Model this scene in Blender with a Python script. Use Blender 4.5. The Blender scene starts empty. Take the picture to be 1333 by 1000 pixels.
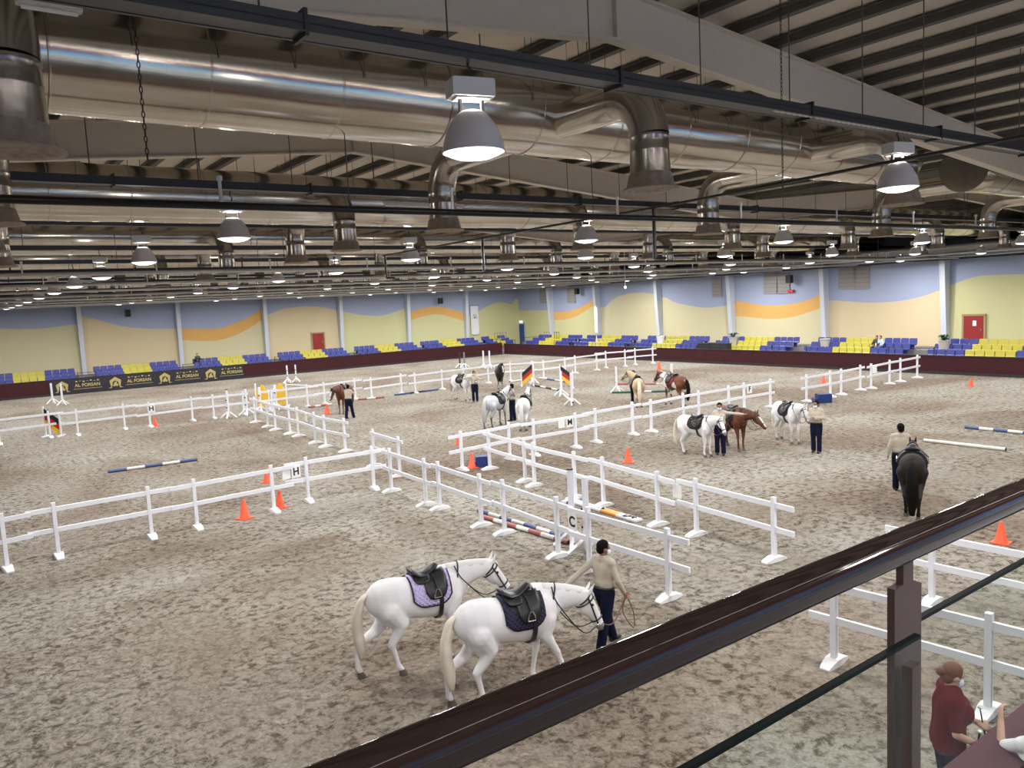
import bpy, bmesh, math, random
from mathutils import Vector, Matrix
random.seed(7)
PI = math.pi
SC = bpy.context.scene
COL = SC.collection

# ------------------------------------------------------------------ camera
F = 1018.6; PITCH = math.radians(6.03); ROLL = math.radians(2.9); AZ = math.radians(54.19); H = 5.5
fh = Vector((math.cos(AZ), math.sin(AZ), 0)); rt = Vector((math.sin(AZ), -math.cos(AZ), 0)); up0 = Vector((0, 0, 1))
FW = fh*math.cos(PITCH) - up0*math.sin(PITCH)
upc = fh*math.sin(PITCH) + up0*math.cos(PITCH)
CR = rt*math.cos(ROLL) - upc*math.sin(ROLL)
CU = rt*math.sin(ROLL) + upc*math.cos(ROLL)
CAM = Vector((0, 0, H))
cd = bpy.data.cameras.new('camera'); cam = bpy.data.objects.new('camera', cd); COL.objects.link(cam)
cd.sensor_width = 36; cd.sensor_fit = 'HORIZONTAL'; cd.lens = F/1333*36; cd.clip_start = .05; cd.clip_end = 400
cam.matrix_world = Matrix(((CR.x, CU.x, -FW.x, 0), (CR.y, CU.y, -FW.y, 0), (CR.z, CU.z, -FW.z, H), (0, 0, 0, 1)))
SC.camera = cam
# ------------------------------------------------------------------ world, exposure
w = bpy.data.worlds.new('world'); SC.world = w; w.use_nodes = True
w.node_tree.nodes['Background'].inputs[0].default_value = (.8, .85, 1, 1)
w.node_tree.nodes['Background'].inputs[1].default_value = .02
SC.view_settings.view_transform = 'Standard'; SC.view_settings.look = 'None'; SC.view_settings.gamma = 1
SC.view_settings.use_curve_mapping = False
SC.view_settings.exposure = -0.72
LAMP_W = 270.0
LAMP_COL = (1.0, .975, .96)

# ------------------------------------------------------------------ the photograph's rays -> points of the place
def ray(x, y): return FW + CR*((x - 666.5)/F) - CU*((y - 500)/F)
def G(x, y, z=0.0):
    r = ray(x, y); return CAM + r*((z - H)/r.z)
def PY(x, y, Y):
    r = ray(x, y); return CAM + r*(Y/r.y)
class Frame:                                      # a side of the arena: t along it from the far corner, o outwards
    def __init__(s, a, b, sign):
        s.a = Vector((a[0], a[1], 0)); s.d = (Vector((b[0], b[1], 0)) - s.a).normalized()
        s.n = Vector((-s.d.y, s.d.x, 0))*sign; s.rz = math.atan2(s.d.y, s.d.x)
    def p(s, t, o, z=0): return s.a + s.d*t + s.n*o + Vector((0, 0, z))
    def hit(s, x, y, o):
        r = ray(x, y); P0 = s.a + s.n*o; t = s.n.dot(P0 - CAM)/s.n.dot(r); P = CAM + r*t
        return (P - s.a).dot(s.d), P.z
LF = Frame((47.3, 67.2), (3, 70), -1)
RF = Frame((47.9, 67.0), (46.9, 17.8), 1)
def ordinal(n): return ['first', 'second', 'third', 'fourth', 'fifth', 'sixth', 'seventh', 'eighth', 'ninth', 'tenth', 'eleventh', 'twelfth', 'thirteenth', 'fourteenth', 'fifteenth', 'sixteenth', 'seventeenth', 'eighteenth', 'nineteenth', 'twentieth'][n] if n < 20 else '%dth' % (n + 1)

# ------------------------------------------------------------------ materials
MATS = {}
def mat(name, col, rough=.6, metal=0, col2=None, scale=8, bump=0, bscale=30, emit=None, spec=None, coat=0):
    if name in MATS: return MATS[name]
    m = bpy.data.materials.new(name); m.use_nodes = True; n = m.node_tree.nodes; l = m.node_tree.links
    b = n['Principled BSDF']; b.inputs['Base Color'].default_value = (*col, 1)
    b.inputs['Roughness'].default_value = rough; b.inputs['Metallic'].default_value = metal
    if coat: b.inputs['Coat Weight'].default_value = coat
    if spec is not None: b.inputs['Specular IOR Level'].default_value = spec
    tc = n.new('ShaderNodeTexCoord')
    nz = n.new('ShaderNodeTexNoise'); nz.inputs['Scale'].default_value = scale; nz.inputs['Detail'].default_value = 4
    l.new(tc.outputs['Object'], nz.inputs['Vector'])
    mx = n.new('ShaderNodeMix'); mx.data_type = 'RGBA'
    c2 = col2 or tuple(c*.88 for c in col)
    mx.inputs[6].default_value = (*col, 1); mx.inputs[7].default_value = (*c2, 1)
    l.new(nz.outputs[0], mx.inputs[0]); l.new(mx.outputs[2], b.inputs['Base Color'])
    if bump:
        nb = n.new('ShaderNodeTexNoise'); nb.inputs['Scale'].default_value = bscale; nb.inputs['Detail'].default_value = 3
        l.new(tc.outputs['Object'], nb.inputs['Vector'])
        bp = n.new('ShaderNodeBump'); bp.inputs['Strength'].default_value = bump; bp.inputs['Distance'].default_value = .02
        l.new(nb.outputs[0], bp.inputs['Height']); l.new(bp.outputs[0], b.inputs['Normal'])
    if emit:
        b.inputs['Emission Color'].default_value = (*emit[0], 1); b.inputs['Emission Strength'].default_value = emit[1]
    MATS[name] = m
    return m

def sand_material():
    m = bpy.data.materials.new('arena_sand'); m.use_nodes = True; n = m.node_tree.nodes; l = m.node_tree.links
    b = n['Principled BSDF']; b.inputs['Roughness'].default_value = .95; b.inputs['Specular IOR Level'].default_value = .15
    tc = n.new('ShaderNodeTexCoord')
    def noise(s, d, r=.6, dist=0.0, vec=None):
        x = n.new('ShaderNodeTexNoise'); x.inputs['Scale'].default_value = s; x.inputs['Detail'].default_value = d
        x.inputs['Roughness'].default_value = r; x.inputs['Distortion'].default_value = dist
        l.new(vec or tc.outputs['Object'], x.inputs['Vector']); return x.outputs[0]
    def ramp(src, stops):
        r = n.new('ShaderNodeValToRGB'); l.new(src, r.inputs[0]); e = r.color_ramp.elements
        e[0].position = stops[0][0]; e[0].color = (*stops[0][1], 1); e[1].position = stops[-1][0]; e[1].color = (*stops[-1][1], 1)
        for p, c in stops[1:-1]:
            q = e.new(p); q.color = (*c, 1)
        return r.outputs[0]
    def mix(f, a, c, mode='MIX'):
        x = n.new('ShaderNodeMix'); x.data_type = 'RGBA'; x.blend_type = mode
        if isinstance(f, float): x.inputs[0].default_value = f
        else: l.new(f, x.inputs[0])
        l.new(a, x.inputs[6]); l.new(c, x.inputs[7]); return x.outputs[2]
    big = noise(.16, 3, .55, .6)
    hue = ramp(big, [(.36, (.27, .22, .175)), (.48, (.34, .31, .26)), (.64, (.41, .395, .35))])
    prints = noise(5.5, 6, .74, .35)
    pc = ramp(prints, [(.40, (.34, .30, .26)), (.465, (.74, .72, .69)), (.53, (1.08, 1.08, 1.08))])
    zone = ramp(noise(.55, 3, .6), [(.34, (.25, .25, .25)), (.54, (1, 1, 1))])
    pz = mix(zone, ramp(noise(9, 6, .7, .4), [(.36, (.55, .52, .48)), (.46, (.9, .88, .86)), (.56, (1.05, 1.05, 1.05))]), pc)
    c1 = mix(1.0, hue, pz, 'MULTIPLY')
    fine = ramp(noise(24, 5, .75), [(.35, (.75, .73, .71)), (.6, (1.08, 1.08, 1.08))])
    c2 = mix(1.0, c1, fine, 'MULTIPLY')
    # ridden tracks: darker trodden sand along the fences
    acc = None
    for pa, pb, wd in (((0, 775), (500, 655), .55), ((500, 668), (850, 806), .5), ((660, 606), (1030, 722), .7), ((330, 562), (450, 598), .8), ((610, 632), (1000, 548), .7), ((180, 790), (430, 700), .35)):
        A, B = G(*pa), G(*pb); D = B - A
        def vm(op, x, y=None, out=0):
            q = n.new('ShaderNodeVectorMath'); q.operation = op; l.new(x, q.inputs[0])
            if y is not None:
                if hasattr(y, 'x'): q.inputs[1].default_value = y
                else: l.new(y, q.inputs[1])
            return q
        s = vm('SUBTRACT', tc.outputs['Object'], A); dt = vm('DOT_PRODUCT', s.outputs[0], D/D.length_squared)
        cl = n.new('ShaderNodeClamp'); l.new(dt.outputs[1], cl.inputs[0])
        sc = n.new('ShaderNodeVectorMath'); sc.operation = 'SCALE'; sc.inputs[0].default_value = D; l.new(cl.outputs[0], sc.inputs['Scale'])
        df = vm('SUBTRACT', s.outputs[0], sc.outputs[0]); ln = vm('LENGTH', df.outputs[0])
        mr = n.new('ShaderNodeMapRange'); mr.interpolation_type = 'SMOOTHSTEP'; mr.inputs[1].default_value = wd*2.2; mr.inputs[2].default_value = wd*.3; mr.inputs[4].default_value = .62; l.new(ln.outputs[1], mr.inputs[0])
        if acc is None: acc = mr.outputs[0]
        else:
            mm = n.new('ShaderNodeMath'); mm.operation = 'MAXIMUM'; l.new(acc, mm.inputs[0]); l.new(mr.outputs[0], mm.inputs[1]); acc = mm.outputs[0]
    tn = n.new('ShaderNodeMath'); tn.operation = 'MULTIPLY'; l.new(acc, tn.inputs[0]); l.new(ramp(noise(1.6, 5, .7), [(.3, (.35, .35, .35)), (.6, (1, 1, 1))]), tn.inputs[1])
    trk = mix(1.0, c2, ramp(noise(7, 4, .7), [(.4, (.50, .46, .40)), (.6, (.72, .68, .62))]), 'MULTIPLY')
    c2 = mix(tn.outputs[0], c2, trk)
    l.new(c2, b.inputs['Base Color'])
    hg = n.new('ShaderNodeMath'); hg.operation = 'ADD'
    l.new(prints, hg.inputs[0])
    v = n.new('ShaderNodeTexVoronoi'); v.inputs['Scale'].default_value = 5.5; v.feature = 'SMOOTH_F1'
    nv = n.new('ShaderNodeVectorMath'); nv.operation = 'ADD'
    nn = n.new('ShaderNodeTexNoise'); nn.inputs['Scale'].default_value = 2.2; l.new(tc.outputs['Object'], nn.inputs['Vector'])
    l.new(tc.outputs['Object'], nv.inputs[0]); l.new(nn.outputs[1], nv.inputs[1]); l.new(nv.outputs[0], v.inputs['Vector'])
    l.new(v.outputs[0], hg.inputs[1])
    bp = n.new('ShaderNodeBump'); bp.inputs['Strength'].default_value = .9; bp.inputs['Distance'].default_value = .16
    l.new(hg.outputs[0], bp.inputs['Height']); l.new(bp.outputs[0], b.inputs['Normal'])
    return m

M_white = mat('white_paint', (.76, .78, .83), .45, col2=(.66, .68, .73), scale=5)
M_whitep = mat('white_plastic', (.82, .83, .85), .4)
M_maroon = mat('maroon_board', (.060, .014, .018), .7, spec=.15, col2=(.035, .012, .015), scale=1.5)
M_kick = mat('dark_kick_board', (.018, .017, .018), .7)
M_grey = mat('grey_concrete', (.20, .20, .21), .8)
M_dark = mat('dark_steel', (.02, .02, .022), .5)
M_steel = mat('dark_tray_steel', (.055, .06, .07), .45, .6)
M_galv = mat('galvanised_duct', (.70, .67, .62), .17, .96, col2=(.50, .46, .40), scale=2, bump=.12, bscale=2.5)
M_galv2 = mat('galvanised_drop', (.50, .47, .43), .24, .95, col2=(.34, .31, .28), scale=5, bump=.1, bscale=8)
M_rust = mat('rusty_rim', (.20, .12, .07), .8, .2, col2=(.45, .42, .38), scale=14)
M_cream = mat('cream_steel', (.62, .56, .48), .6, col2=(.54, .49, .42))
M_purlin = mat('purlin_steel', (.07, .062, .055), .7, col2=(.10, .09, .075))
M_sheet = mat('roof_sheet', (.62, .55, .46), .7, col2=(.50, .44, .36), scale=.6)
M_rod = mat('rod_steel', (.10, .085, .07), .7)
M_pipeb = mat('black_pipe', (.012, .012, .014), .3)
M_pipew = mat('white_sprinkler_pipe', (.62, .62, .64), .3, .3)  # pale colour stands in for lamp highlights on dark sprinkler pipes
M_lampg = mat('lamp_grey', (.66, .64, .67), .42, .1)
M_lampw = mat('ballast_white', (.62, .62, .64), .5)
M_lens = mat('lamp_glow', (1, 1, 1), .4, emit=((.97, .95, 1.0), 5.0)); M_lens.cycles.emission_sampling = 'NONE'
M_colw = mat('column_paint', (.60, .65, .74), .5)
M_wy = [mat('wall_yellow_%s' % k, c, .75, col2=tuple(v*.96 for v in c), scale=1) for k, c in
        (('peach', (.66, .55, .35)), ('lemon', (.60, .59, .32)), ('plain', (.63, .58, .37)))]
M_wo = mat('wall_orange', (.74, .43, .13), .75, scale=1)
M_wb = mat('wall_blue', (.37, .42, .58), .75, col2=(.34, .40, .56), scale=1)
M_blue = mat('blue_plastic', (.030, .04, .24), .4)
M_yell = mat('yellow_plastic', (.47, .42, .05), .4)
M_red = mat('red_paint', (.30, .012, .010), .5)
M_orange = mat('cone_orange', (.85, .10, .03), .5)
M_boxb = mat('mounting_block_blue', (.008, .03, .15), .45)
M_black = mat('black_leather', (.010, .010, .012), .38)
M_navy = mat('navy_cloth', (.008, .010, .030), .9, spec=.1)
M_metal = mat('bright_metal', (.75, .75, .75), .2, 1)
M_letter = mat('letter_black', (.006, .006, .006), .6)
M_pb = mat('pole_blue', (.06, .10, .26), .5)
M_pr = mat('pole_faded_red', (.36, .11, .10), .5)
M_pw = mat('pole_cream', (.72, .71, .66), .5)
M_pg = mat('pole_green', (.02, .12, .08), .5)
M_fy = mat('wing_yellow', (.78, .48, .04), .55)
M_fr = mat('wing_red', (.45, .015, .015), .55)
M_gold = mat('gold_print', (.42, .34, .13), .5)
M_navyb = mat('banner_navy', (.008, .008, .018), .5)
M_skin = mat('skin', (.27, .135, .085), .55)
M_skinl = mat('light_skin', (.56, .32, .24), .55)
M_hair = mat('black_hair', (.006, .005, .004), .8, spec=.1)
M_hairr = mat('auburn_hair', (.13, .035, .012), .6, bump=.3, bscale=60)
M_beige = mat('beige_shirt', (.46, .41, .33), .85, bump=.2, bscale=25)
M_redsh = mat('dark_red_polo', (.10, .002, .006), .95, spec=.1, bump=.15, bscale=25)
M_mask = mat('pale_mask', (.62, .70, .78), .8)
M_whsh = mat('white_cloth', (.80, .80, .84), .85, bump=.2, bscale=25)
M_leaf = mat('leaf_green', (.02, .07, .02), .6)
M_rope = mat('brown_rope', (.16, .06, .04), .7)

# ------------------------------------------------------------------ mesh helpers
def P(kind_props, o):
    for k, v in kind_props.items():
        if v is not None: o[k] = v
    return o
def obj(name, bm, m, parent=None, smooth=False, loc=None):
    me = bpy.data.meshes.new(name)
    if isinstance(bm, bpy.types.Mesh): me = bm
    else:
        bmesh.ops.recalc_face_normals(bm, faces=bm.faces[:]) if not smooth == 'keep' else None
        bm.to_mesh(me); bm.free()
    for x in (m if isinstance(m, (list, tuple)) else [m]): me.materials.append(x)
    if smooth:
        for p in me.polygons: p.use_smooth = True
    o = bpy.data.objects.new(name, me); COL.objects.link(o)
    if parent: o.parent = parent
    if loc is not None: o.location = loc
    return o
def tag(o, label=None, cat=None, group=None, kind=None):
    return P({'label': label, 'category': cat, 'group': group, 'kind': kind}, o)
def empty(name, loc=(0, 0, 0), rz=0, label=None, cat=None, group=None):
    o = bpy.data.objects.new(name, None); COL.objects.link(o); o.location = loc; o.rotation_euler = (0, 0, rz)
    o.empty_display_size = .1
    return tag(o, label, cat, group)
def copy_tree(o, parent=None, table=None):
    c = o.copy(); COL.objects.link(c)
    if parent: c.parent = parent
    for ch in o.children: copy_tree(ch, c)
    return c
def box(bm, c, s, rz=0, mi=0, R=None):
    r = bmesh.ops.create_cube(bm, size=1)
    for v in r['verts']:
        q = Vector((v.co.x*s[0], v.co.y*s[1], v.co.z*s[2]))
        if rz: q = Matrix.Rotation(rz, 3, 'Z') @ q
        if R: q = R @ q
        v.co = q + Vector(c)
    for f in {f for v in r['verts'] for f in v.link_faces}: f.material_index = mi
    return r['verts']
def rings(bm, rs, seg=12, cap=True, mi=0):
    """rs: (centre, u, v) with u, v the half-axes"""
    L = []
    for c, u, v in rs:
        L.append([bm.verts.new(Vector(c) + Vector(u)*math.cos(2*PI*k/seg) + Vector(v)*math.sin(2*PI*k/seg)) for k in range(seg)])
    for a, b in zip(L, L[1:]):
        for k in range(seg):
            f = bm.faces.new((a[k], a[(k+1) % seg], b[(k+1) % seg], b[k])); f.material_index = mi
    if cap:
        for a, s in ((L[0], -1), (L[-1], 1)):
            f = bm.faces.new(a if s > 0 else a[::-1]); f.material_index = mi
    return L
def frame(d):
    d = Vector(d).normalized(); a = Vector((0, 0, 1)) if abs(d.z) < .95 else Vector((1, 0, 0))
    u = d.cross(a).normalized(); return u, u.cross(d).normalized()
def tube(bm, pts, r, seg=8, cap=True, mi=0):
    pts = [Vector(p) for p in pts]; rr = r if isinstance(r, (list, tuple)) else [r]*len(pts); out = []
    pu = None
    for i, p in enumerate(pts):
        d = (pts[min(i+1, len(pts)-1)] - pts[max(i-1, 0)])
        u, v = frame(d)
        if pu is not None:
            dn = d.normalized(); u = (pu - dn*pu.dot(dn)).normalized(); v = u.cross(dn).normalized()
        pu = u
        out.append((p, u*rr[i], v*rr[i]))
    return rings(bm, out, seg, cap, mi)
def cap(bm, p, q, r1, r2, seg=12):
    p, q = Vector(p), Vector(q)
    for c, r in ((p, r1), (q, r2)):
        bmesh.ops.create_icosphere(bm, subdivisions=2, radius=r, matrix=Matrix.Translation(c))
    if (q-p).length > 1e-4: tube(bm, [p, q], [r1, r2], seg)
def ell(bm, c, s, R=None):
    M = Matrix.Translation(Vector(c)) @ (R.to_4x4() if R else Matrix()) @ Matrix.Diagonal((*s, 1))
    return bmesh.ops.create_icosphere(bm, subdivisions=3, radius=1, matrix=M)['verts']
def lathe(bm, prof, seg=24, mi=0, c=(0, 0, 0), cap=False):
    return rings(bm, [(Vector(c) + Vector((0, 0, z)), Vector((max(r, .0005), 0, 0)), Vector((0, max(r, .0005), 0))) for r, z in prof], seg, cap, mi)
def spline(pts, n):
    """Catmull-Rom through pts"""
    pts = [Vector(p) for p in pts]; q = [pts[0]*2 - pts[1]] + pts + [pts[-1]*2 - pts[-2]]; out = []
    for i in range(1, len(q)-2):
        for k in range(n):
            t = k/n; a, b, c, d = q[i-1:i+3]
            out.append(.5*((2*b) + (c-a)*t + (2*a-5*b+4*c-d)*t*t + (3*b-a-3*c+d)*t**3))
    out.append(pts[-1]); return out
def remesh(bm, voxel, sm):
    me = bpy.data.meshes.new('tmp'); bmesh.ops.recalc_face_normals(bm, faces=bm.faces[:]); bm.to_mesh(me); bm.free()
    o = bpy.data.objects.new('tmp', me); COL.objects.link(o)
    a = o.modifiers.new('r', 'REMESH'); a.mode = 'VOXEL'; a.voxel_size = voxel; a.use_smooth_shade = True
    if sm:
        b = o.modifiers.new('s', 'SMOOTH'); b.factor = .5; b.iterations = sm
    dg = bpy.context.evaluated_depsgraph_get(); dg.update()
    r = bpy.data.meshes.new_from_object(o.evaluated_get(dg)); r.name = 'body'
    bpy.data.objects.remove(o); bpy.data.meshes.remove(me); r.materials.clear()
    for p in r.polygons: p.use_smooth = True
    return r
def text_bm(s, size, depth=.004):
    c = bpy.data.curves.new('t', 'FONT'); c.body = s; c.size = size; c.extrude = depth; c.align_x = 'CENTER'; c.align_y = 'CENTER'
    c.offset = size*.03
    o = bpy.data.objects.new('t', c); COL.objects.link(o)
    dg = bpy.context.evaluated_depsgraph_get(); dg.update()
    me = bpy.data.meshes.new_from_object(o.evaluated_get(dg)); bm = bmesh.new(); bm.from_mesh(me)
    bpy.data.objects.remove(o); bpy.data.curves.remove(c); bpy.data.meshes.remove(me)
    return bm
# ================================================================== THE SETTING
def poly(name, verts, faces, mats, idx=None):
    me = bpy.data.meshes.new(name); me.from_pydata([tuple(v) for v in verts], [], faces)
    for m in mats: me.materials.append(m)
    if idx:
        for p, i in zip(me.polygons, idx): p.material_index = i
    o = bpy.data.objects.new(name, me); COL.objects.link(o); return tag(o, kind='structure')
poly('floor', [(-45, -6, 0), (60, -6, 0), (60, 80, 0), (-45, 80, 0)], [(0, 1, 2, 3)], [sand_material()])
# roof: gentle gables, ridge over X = 7.85
def roof(X):
    u = (X - 7.85) % 28.3; u = min(u, 28.3 - u); return H + 3.47 - .09*u       # lower edge of the girders
vx = [-45, -34.6, -20.45, -6.3, 7.85, 22, 36.15, 50.3, 60]
V = []; FC = []
for X in vx: V += [(X, -4, roof(X) + .92), (X, 80, roof(X) + .92), (X, -4, roof(X) + 1.0), (X, 80, roof(X) + 1.0)]
for i in range(len(vx) - 1):
    a, b = 4*i, 4*i + 4; FC += [(a, b, b+1, a+1), (a+2, a+3, b+3, b+2)]
poly('ceiling', V, FC, [M_sheet])
M_soff = mat('soffit_sheet', (.13, .13, .135), .6, col2=(.10, .10, .105), scale=.8)
def soffit(x0, x1, y0, y1, z=7.18):
    poly('ceiling', [(x, y, zz) for zz in (z, z+.08) for x, y in ((x0, y0), (x1, y0), (x1, y1), (x0, y1))], [(0, 1, 2, 3), (7, 6, 5, 4), (0, 4, 5, 1), (1, 5, 6, 2), (2, 6, 7, 3), (3, 7, 4, 0)], [M_soff])
soffit(43.0, 54.2, -3.9, 61.0); soffit(-44, 54.2, 61.0, 78)

# walls with the painted wave mural; boundaries read off the photo as (x, y) on the wall
def wall(name, fr, off, bays, t0, t1, top):
    verts, faces, idx = [], [], []
    spans = []
    for cols, bl, orr, mi in bays:
        ta, tb = cols
        B = sorted(fr.hit(x, y, off) for x, y in bl); O = sorted(fr.hit(x, y, off) for x, y in orr) if orr else None
        spans.append((ta, tb, B, O, mi))
    def itp(L, t):
        if len(L) > 2:
            L = [(a_, b_) for a_, b_ in L]; Q = spline([(a_, 0, b_) for a_, b_ in L], 6); L = [(q_.x, q_.z) for q_ in Q]
        if t <= L[0][0]: return L[0][1]
        for (a, za), (b, zb) in zip(L, L[1:]):
            if t <= b:
                f = (t-a)/(b-a); return za + (zb-za)*f
        return L[-1][1]
    for ta, tb, B, O, mi in spans:
        n = max(4, int((tb-ta)/.35))
        for k in range(n):
            q = []
            for t in (ta + (tb-ta)*k/n, ta + (tb-ta)*(k+1)/n):
                zb = itp(B, t); zo = min(itp(O, t), zb) if O else zb
                q.append([fr.p(t, off, z) for z in (0, zo, zb, top)])
            for j, m in ((0, mi), (1, 3), (2, 4)):
                if j == 1 and not O: continue
                s = len(verts); verts += [q[0][j], q[1][j], q[1][j+1], q[0][j+1]]; faces.append((s, s+1, s+2, s+3)); idx.append(m)
    o = poly(name, verts, faces, M_wy + [M_wo, M_wb], idx)
    return o
OFF = 6.0
lt = [38.2, 30.4, 22.7, 15.2, 7.8, .8, -6.05]
lt_all = [45.9, 53.6, 61.3, 69, 76.7] 
LB = [((38.2, 45.9), [(0, 428), (50, 428), (98, 422)], None, 2),
      ((30.4, 38.2), [(104, 411), (130, 417), (160, 425), (195, 428), (230, 428)], None, 0),
      ((22.7, 30.4), [(237, 428), (280, 428), (300, 423), (325, 412), (343, 400)], [(237, 443), (275, 444), (300, 439), (325, 427), (345, 413)], 2),
      ((15.2, 22.7), [(348, 410), (370, 402), (400, 399), (420, 400), (442, 405)], None, 0),
      ((7.8, 15.2), [(445, 405), (470, 410), (495, 411), (515, 406), (530, 400)], None, 1),
      ((.8, 7.8), [(533, 407), (550, 401), (570, 399), (590, 403), (607, 409)], [(533, 418), (550, 412), (570, 409), (590, 414), (607, 419)], 1),
      ((-7.6, .8), [(612, 412), (620, 407), (640, 396), (655, 394), (668, 396), (671, 389), (690, 400)], None, 1)]
for a, b in zip([45.9, 53.6, 61.3, 69, 76.7], [53.6, 61.3, 69, 76.7, 84.4]):
    LB.append(((a, b), [(0, 428)], None, 2))
wall('wall_left', LF, OFF, LB, 0, 0, 10.2)
rtc = [.5, 8.1, 16.6, 24.9, 33.5, 42.2, 50.9, 59.5]
RB = [((-7.6, .5), [(697, 404), (716, 404)], None, 1),
      ((.5, 8.1), [(724, 406), (745, 404), (765, 395), (778, 384)], [(724, 417), (745, 414), (765, 403), (778, 393)], 1),
      ((8.1, 16.6), [(788, 400), (800, 388), (815, 383), (830, 381), (845, 382), (856, 384)], None, 2),
      ((16.6, 24.9), [(867, 387), (880, 394), (910, 400), (930, 400), (955, 396)], None, 2),
      ((24.9, 33.5), [(966, 392), (990, 397), (1020, 397), (1050, 391), (1074, 380)], [(966, 412), (1000, 415), (1030, 413), (1060, 404), (1076, 398)], 2),
      ((33.5, 42.2), [(1084, 391), (1130, 394), (1170, 392), (1200, 386), (1225, 377)], None, 0),
      ((42.2, 50.9), [(1238, 371), (1270, 360), (1300, 358), (1333, 357)], None, 1),
      ((50.9, 72), [(1333, 357)], None, 1)]
wall('wall_right', RF, OFF, RB, 0, 0, 10.2)
# the wall behind the balcony, painted in bands
V, FC, ID = [], [], []
near_b = [(0, 3.9, M_wb), (3.9, 4.15, M_white), (4.15, 4.9, mat('wall_teal', (.08, .34, .46), .7)), (4.9, 6.6, mat('wall_bright_blue', (.20, .40, .85), .7)),
          (6.6, 7.9, mat('wall_maroon', (.30, .015, .04), .7)), (7.9, 8.7, M_wo), (8.7, 10.2, M_white)]
for i, (a, b, m) in enumerate(near_b):
    s = len(V); V += [(-45, -4, a), (60, -4, a), (60, -4, b), (-45, -4, b)]; FC.append((s, s+1, s+2, s+3)); ID.append(i)
poly('wall_near', V, FC, [m for _, _, m in near_b], ID)
poly('wall_outer', [(-45, -6, 0), (-45, 80, 0), (-45, 80, 10.5), (-45, -6, 10.5)], [(0, 1, 2, 3)], [M_wy[2]])

# columns, tapered deeper towards the roof
def column(fr, t, label):
    bm = bmesh.new(); w = .17
    prof = [(.012, 1.125), (.40, 1.125), (.80, 7.18), (.012, 7.18)]
    A = [bm.verts.new((-w, y, z)) for y, z in prof]; B = [bm.verts.new((w, y, z)) for y, z in prof]
    bm.faces.new(A[::-1]); bm.faces.new(B)
    for i in range(4): bm.faces.new((A[i], A[(i+1) % 4], B[(i+1) % 4], B[i]))
    o = obj('wall_column', bm, M_colw); o.location = fr.p(t, OFF); 
    n = -fr.n; o.rotation_euler = (0, 0, math.atan2(n.y, n.x) - PI/2)
    tag(o, label, 'column', 'steel columns along the walls')
for i, t in enumerate([45.9] + lt[:-1]):
    column(LF, t, ['pale column of the left wall just beyond the photo edge', 'pale column on left wall right of leftmost plain bay', 'pale column on left wall at left end of its orange swoosh bay', 'pale column between orange swoosh and red fire door on left wall', 'pale column right of the red fire door on left wall', 'pale column left of the orange arch bay on left wall', 'pale column beside the hanging white wall banner', ][i] if i < 7 else 'pale column on left wall nearest the far corner')
for i, t in enumerate(rtc[:6]):
    column(RF, t, ['pale column on right wall nearest the far corner', 'pale column left of the round yellow arch on right wall', 'pale column right of the round yellow arch on right wall', 'pale column left of wide orange smile on right wall', 'pale column right of wide orange smile on right wall', 'pale column left of the red door on right wall'][i])

# barrier boards (the arena's kicking wall)
def barrier(name, fr, t0, t1, ztop):
    bm = bmesh.new()
    a, b = fr.p(t0, 0), fr.p(t1, 0); c = (a+b)/2; L = (b-a).length
    box(bm, (0, 0, ztop/2 + .08), (L, .12, ztop - .16), mi=0); box(bm, (0, -.0, .08), (L, .16, .16), mi=1)
    box(bm, (0, 0, ztop), (L, .16, .05), mi=1)
    o = obj(name, bm, [M_maroon, M_kick]); o.location = c; o.rotation_euler = (0, 0, fr.rz)
    return o
tag(barrier('barrier', LF, -.1, 80, 1.22), 'long maroon kick barrier in front of the left stand', 'barrier')
tag(barrier('barrier', RF, -.4, 62, 1.08), 'long maroon kick barrier in front of the right stand', 'barrier')
bm = bmesh.new(); box(bm, (10, 3.06-.15, 1.22), (50, .42, .06)); box(bm, (10, 2.98, .6), (50, .1, 1.2)); 
tag(obj('barrier', bm, mat('maroon_top', (.075, .022, .034), .7, spec=.15)), 'maroon topped barrier below the balcony beside the woman in red', 'barrier')

# stands: three steps
def stand(fr, t0, t1, nm):
    bm = bmesh.new(); L = t1-t0
    for o0, z in ((.25, .30), (1.30, .60), (2.1, .86), (2.95, 1.12)):
        o1 = {.25: 1.30, 1.30: 2.1, 2.1: 2.95, 2.95: 5.99}[o0]
        c = fr.p((t0+t1)/2, (o0+o1)/2, z/2)
        box(bm, c, (L, o1-o0, z), rz=fr.rz)
    return tag(obj('stand', bm, M_grey), nm, 'stand')
stand(LF, -1.5, 60, 'grey stepped concrete stand along the left wall')
stand(RF, -1.2, 58, 'grey stepped concrete stand along the right wall')

# seats
def seat_bm():
    bm = bmesh.new()
    pr = [(-.19, .0), (-.21, .035), (.0, .015), (.10, .03), (.15, .10), (.19, .38), (.225, .41), (.235, .38), (.19, .07), (.12, -.02), (.0, -.03), (-.19, -.03)]
    n = len(pr); prev = None
    for k, (x, s) in enumerate(((-.25, .90), (-.225, 1), (.225, 1), (.25, .90))):
        r = [bm.verts.new((x, y*s, z*s if z > .1 else z)) for y, z in pr]
        if prev:
            for i in range(n): bm.faces.new((prev[i], prev[(i+1) % n], r[(i+1) % n], r[i]))
        prev = r
        if k == 0: bm.faces.new(r)
    bm.faces.new(prev)
    box(bm, (0, .02, -.16), (.30, .04, .26)); box(bm, (0, .02, -.28), (.34, .22, .02))
    return bm
s_b = None; seat_protos = {}; SEATS = []
def place_seat(color, loc, rz, label, group): SEATS.append((color, Vector(loc), rz, label, group))
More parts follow.
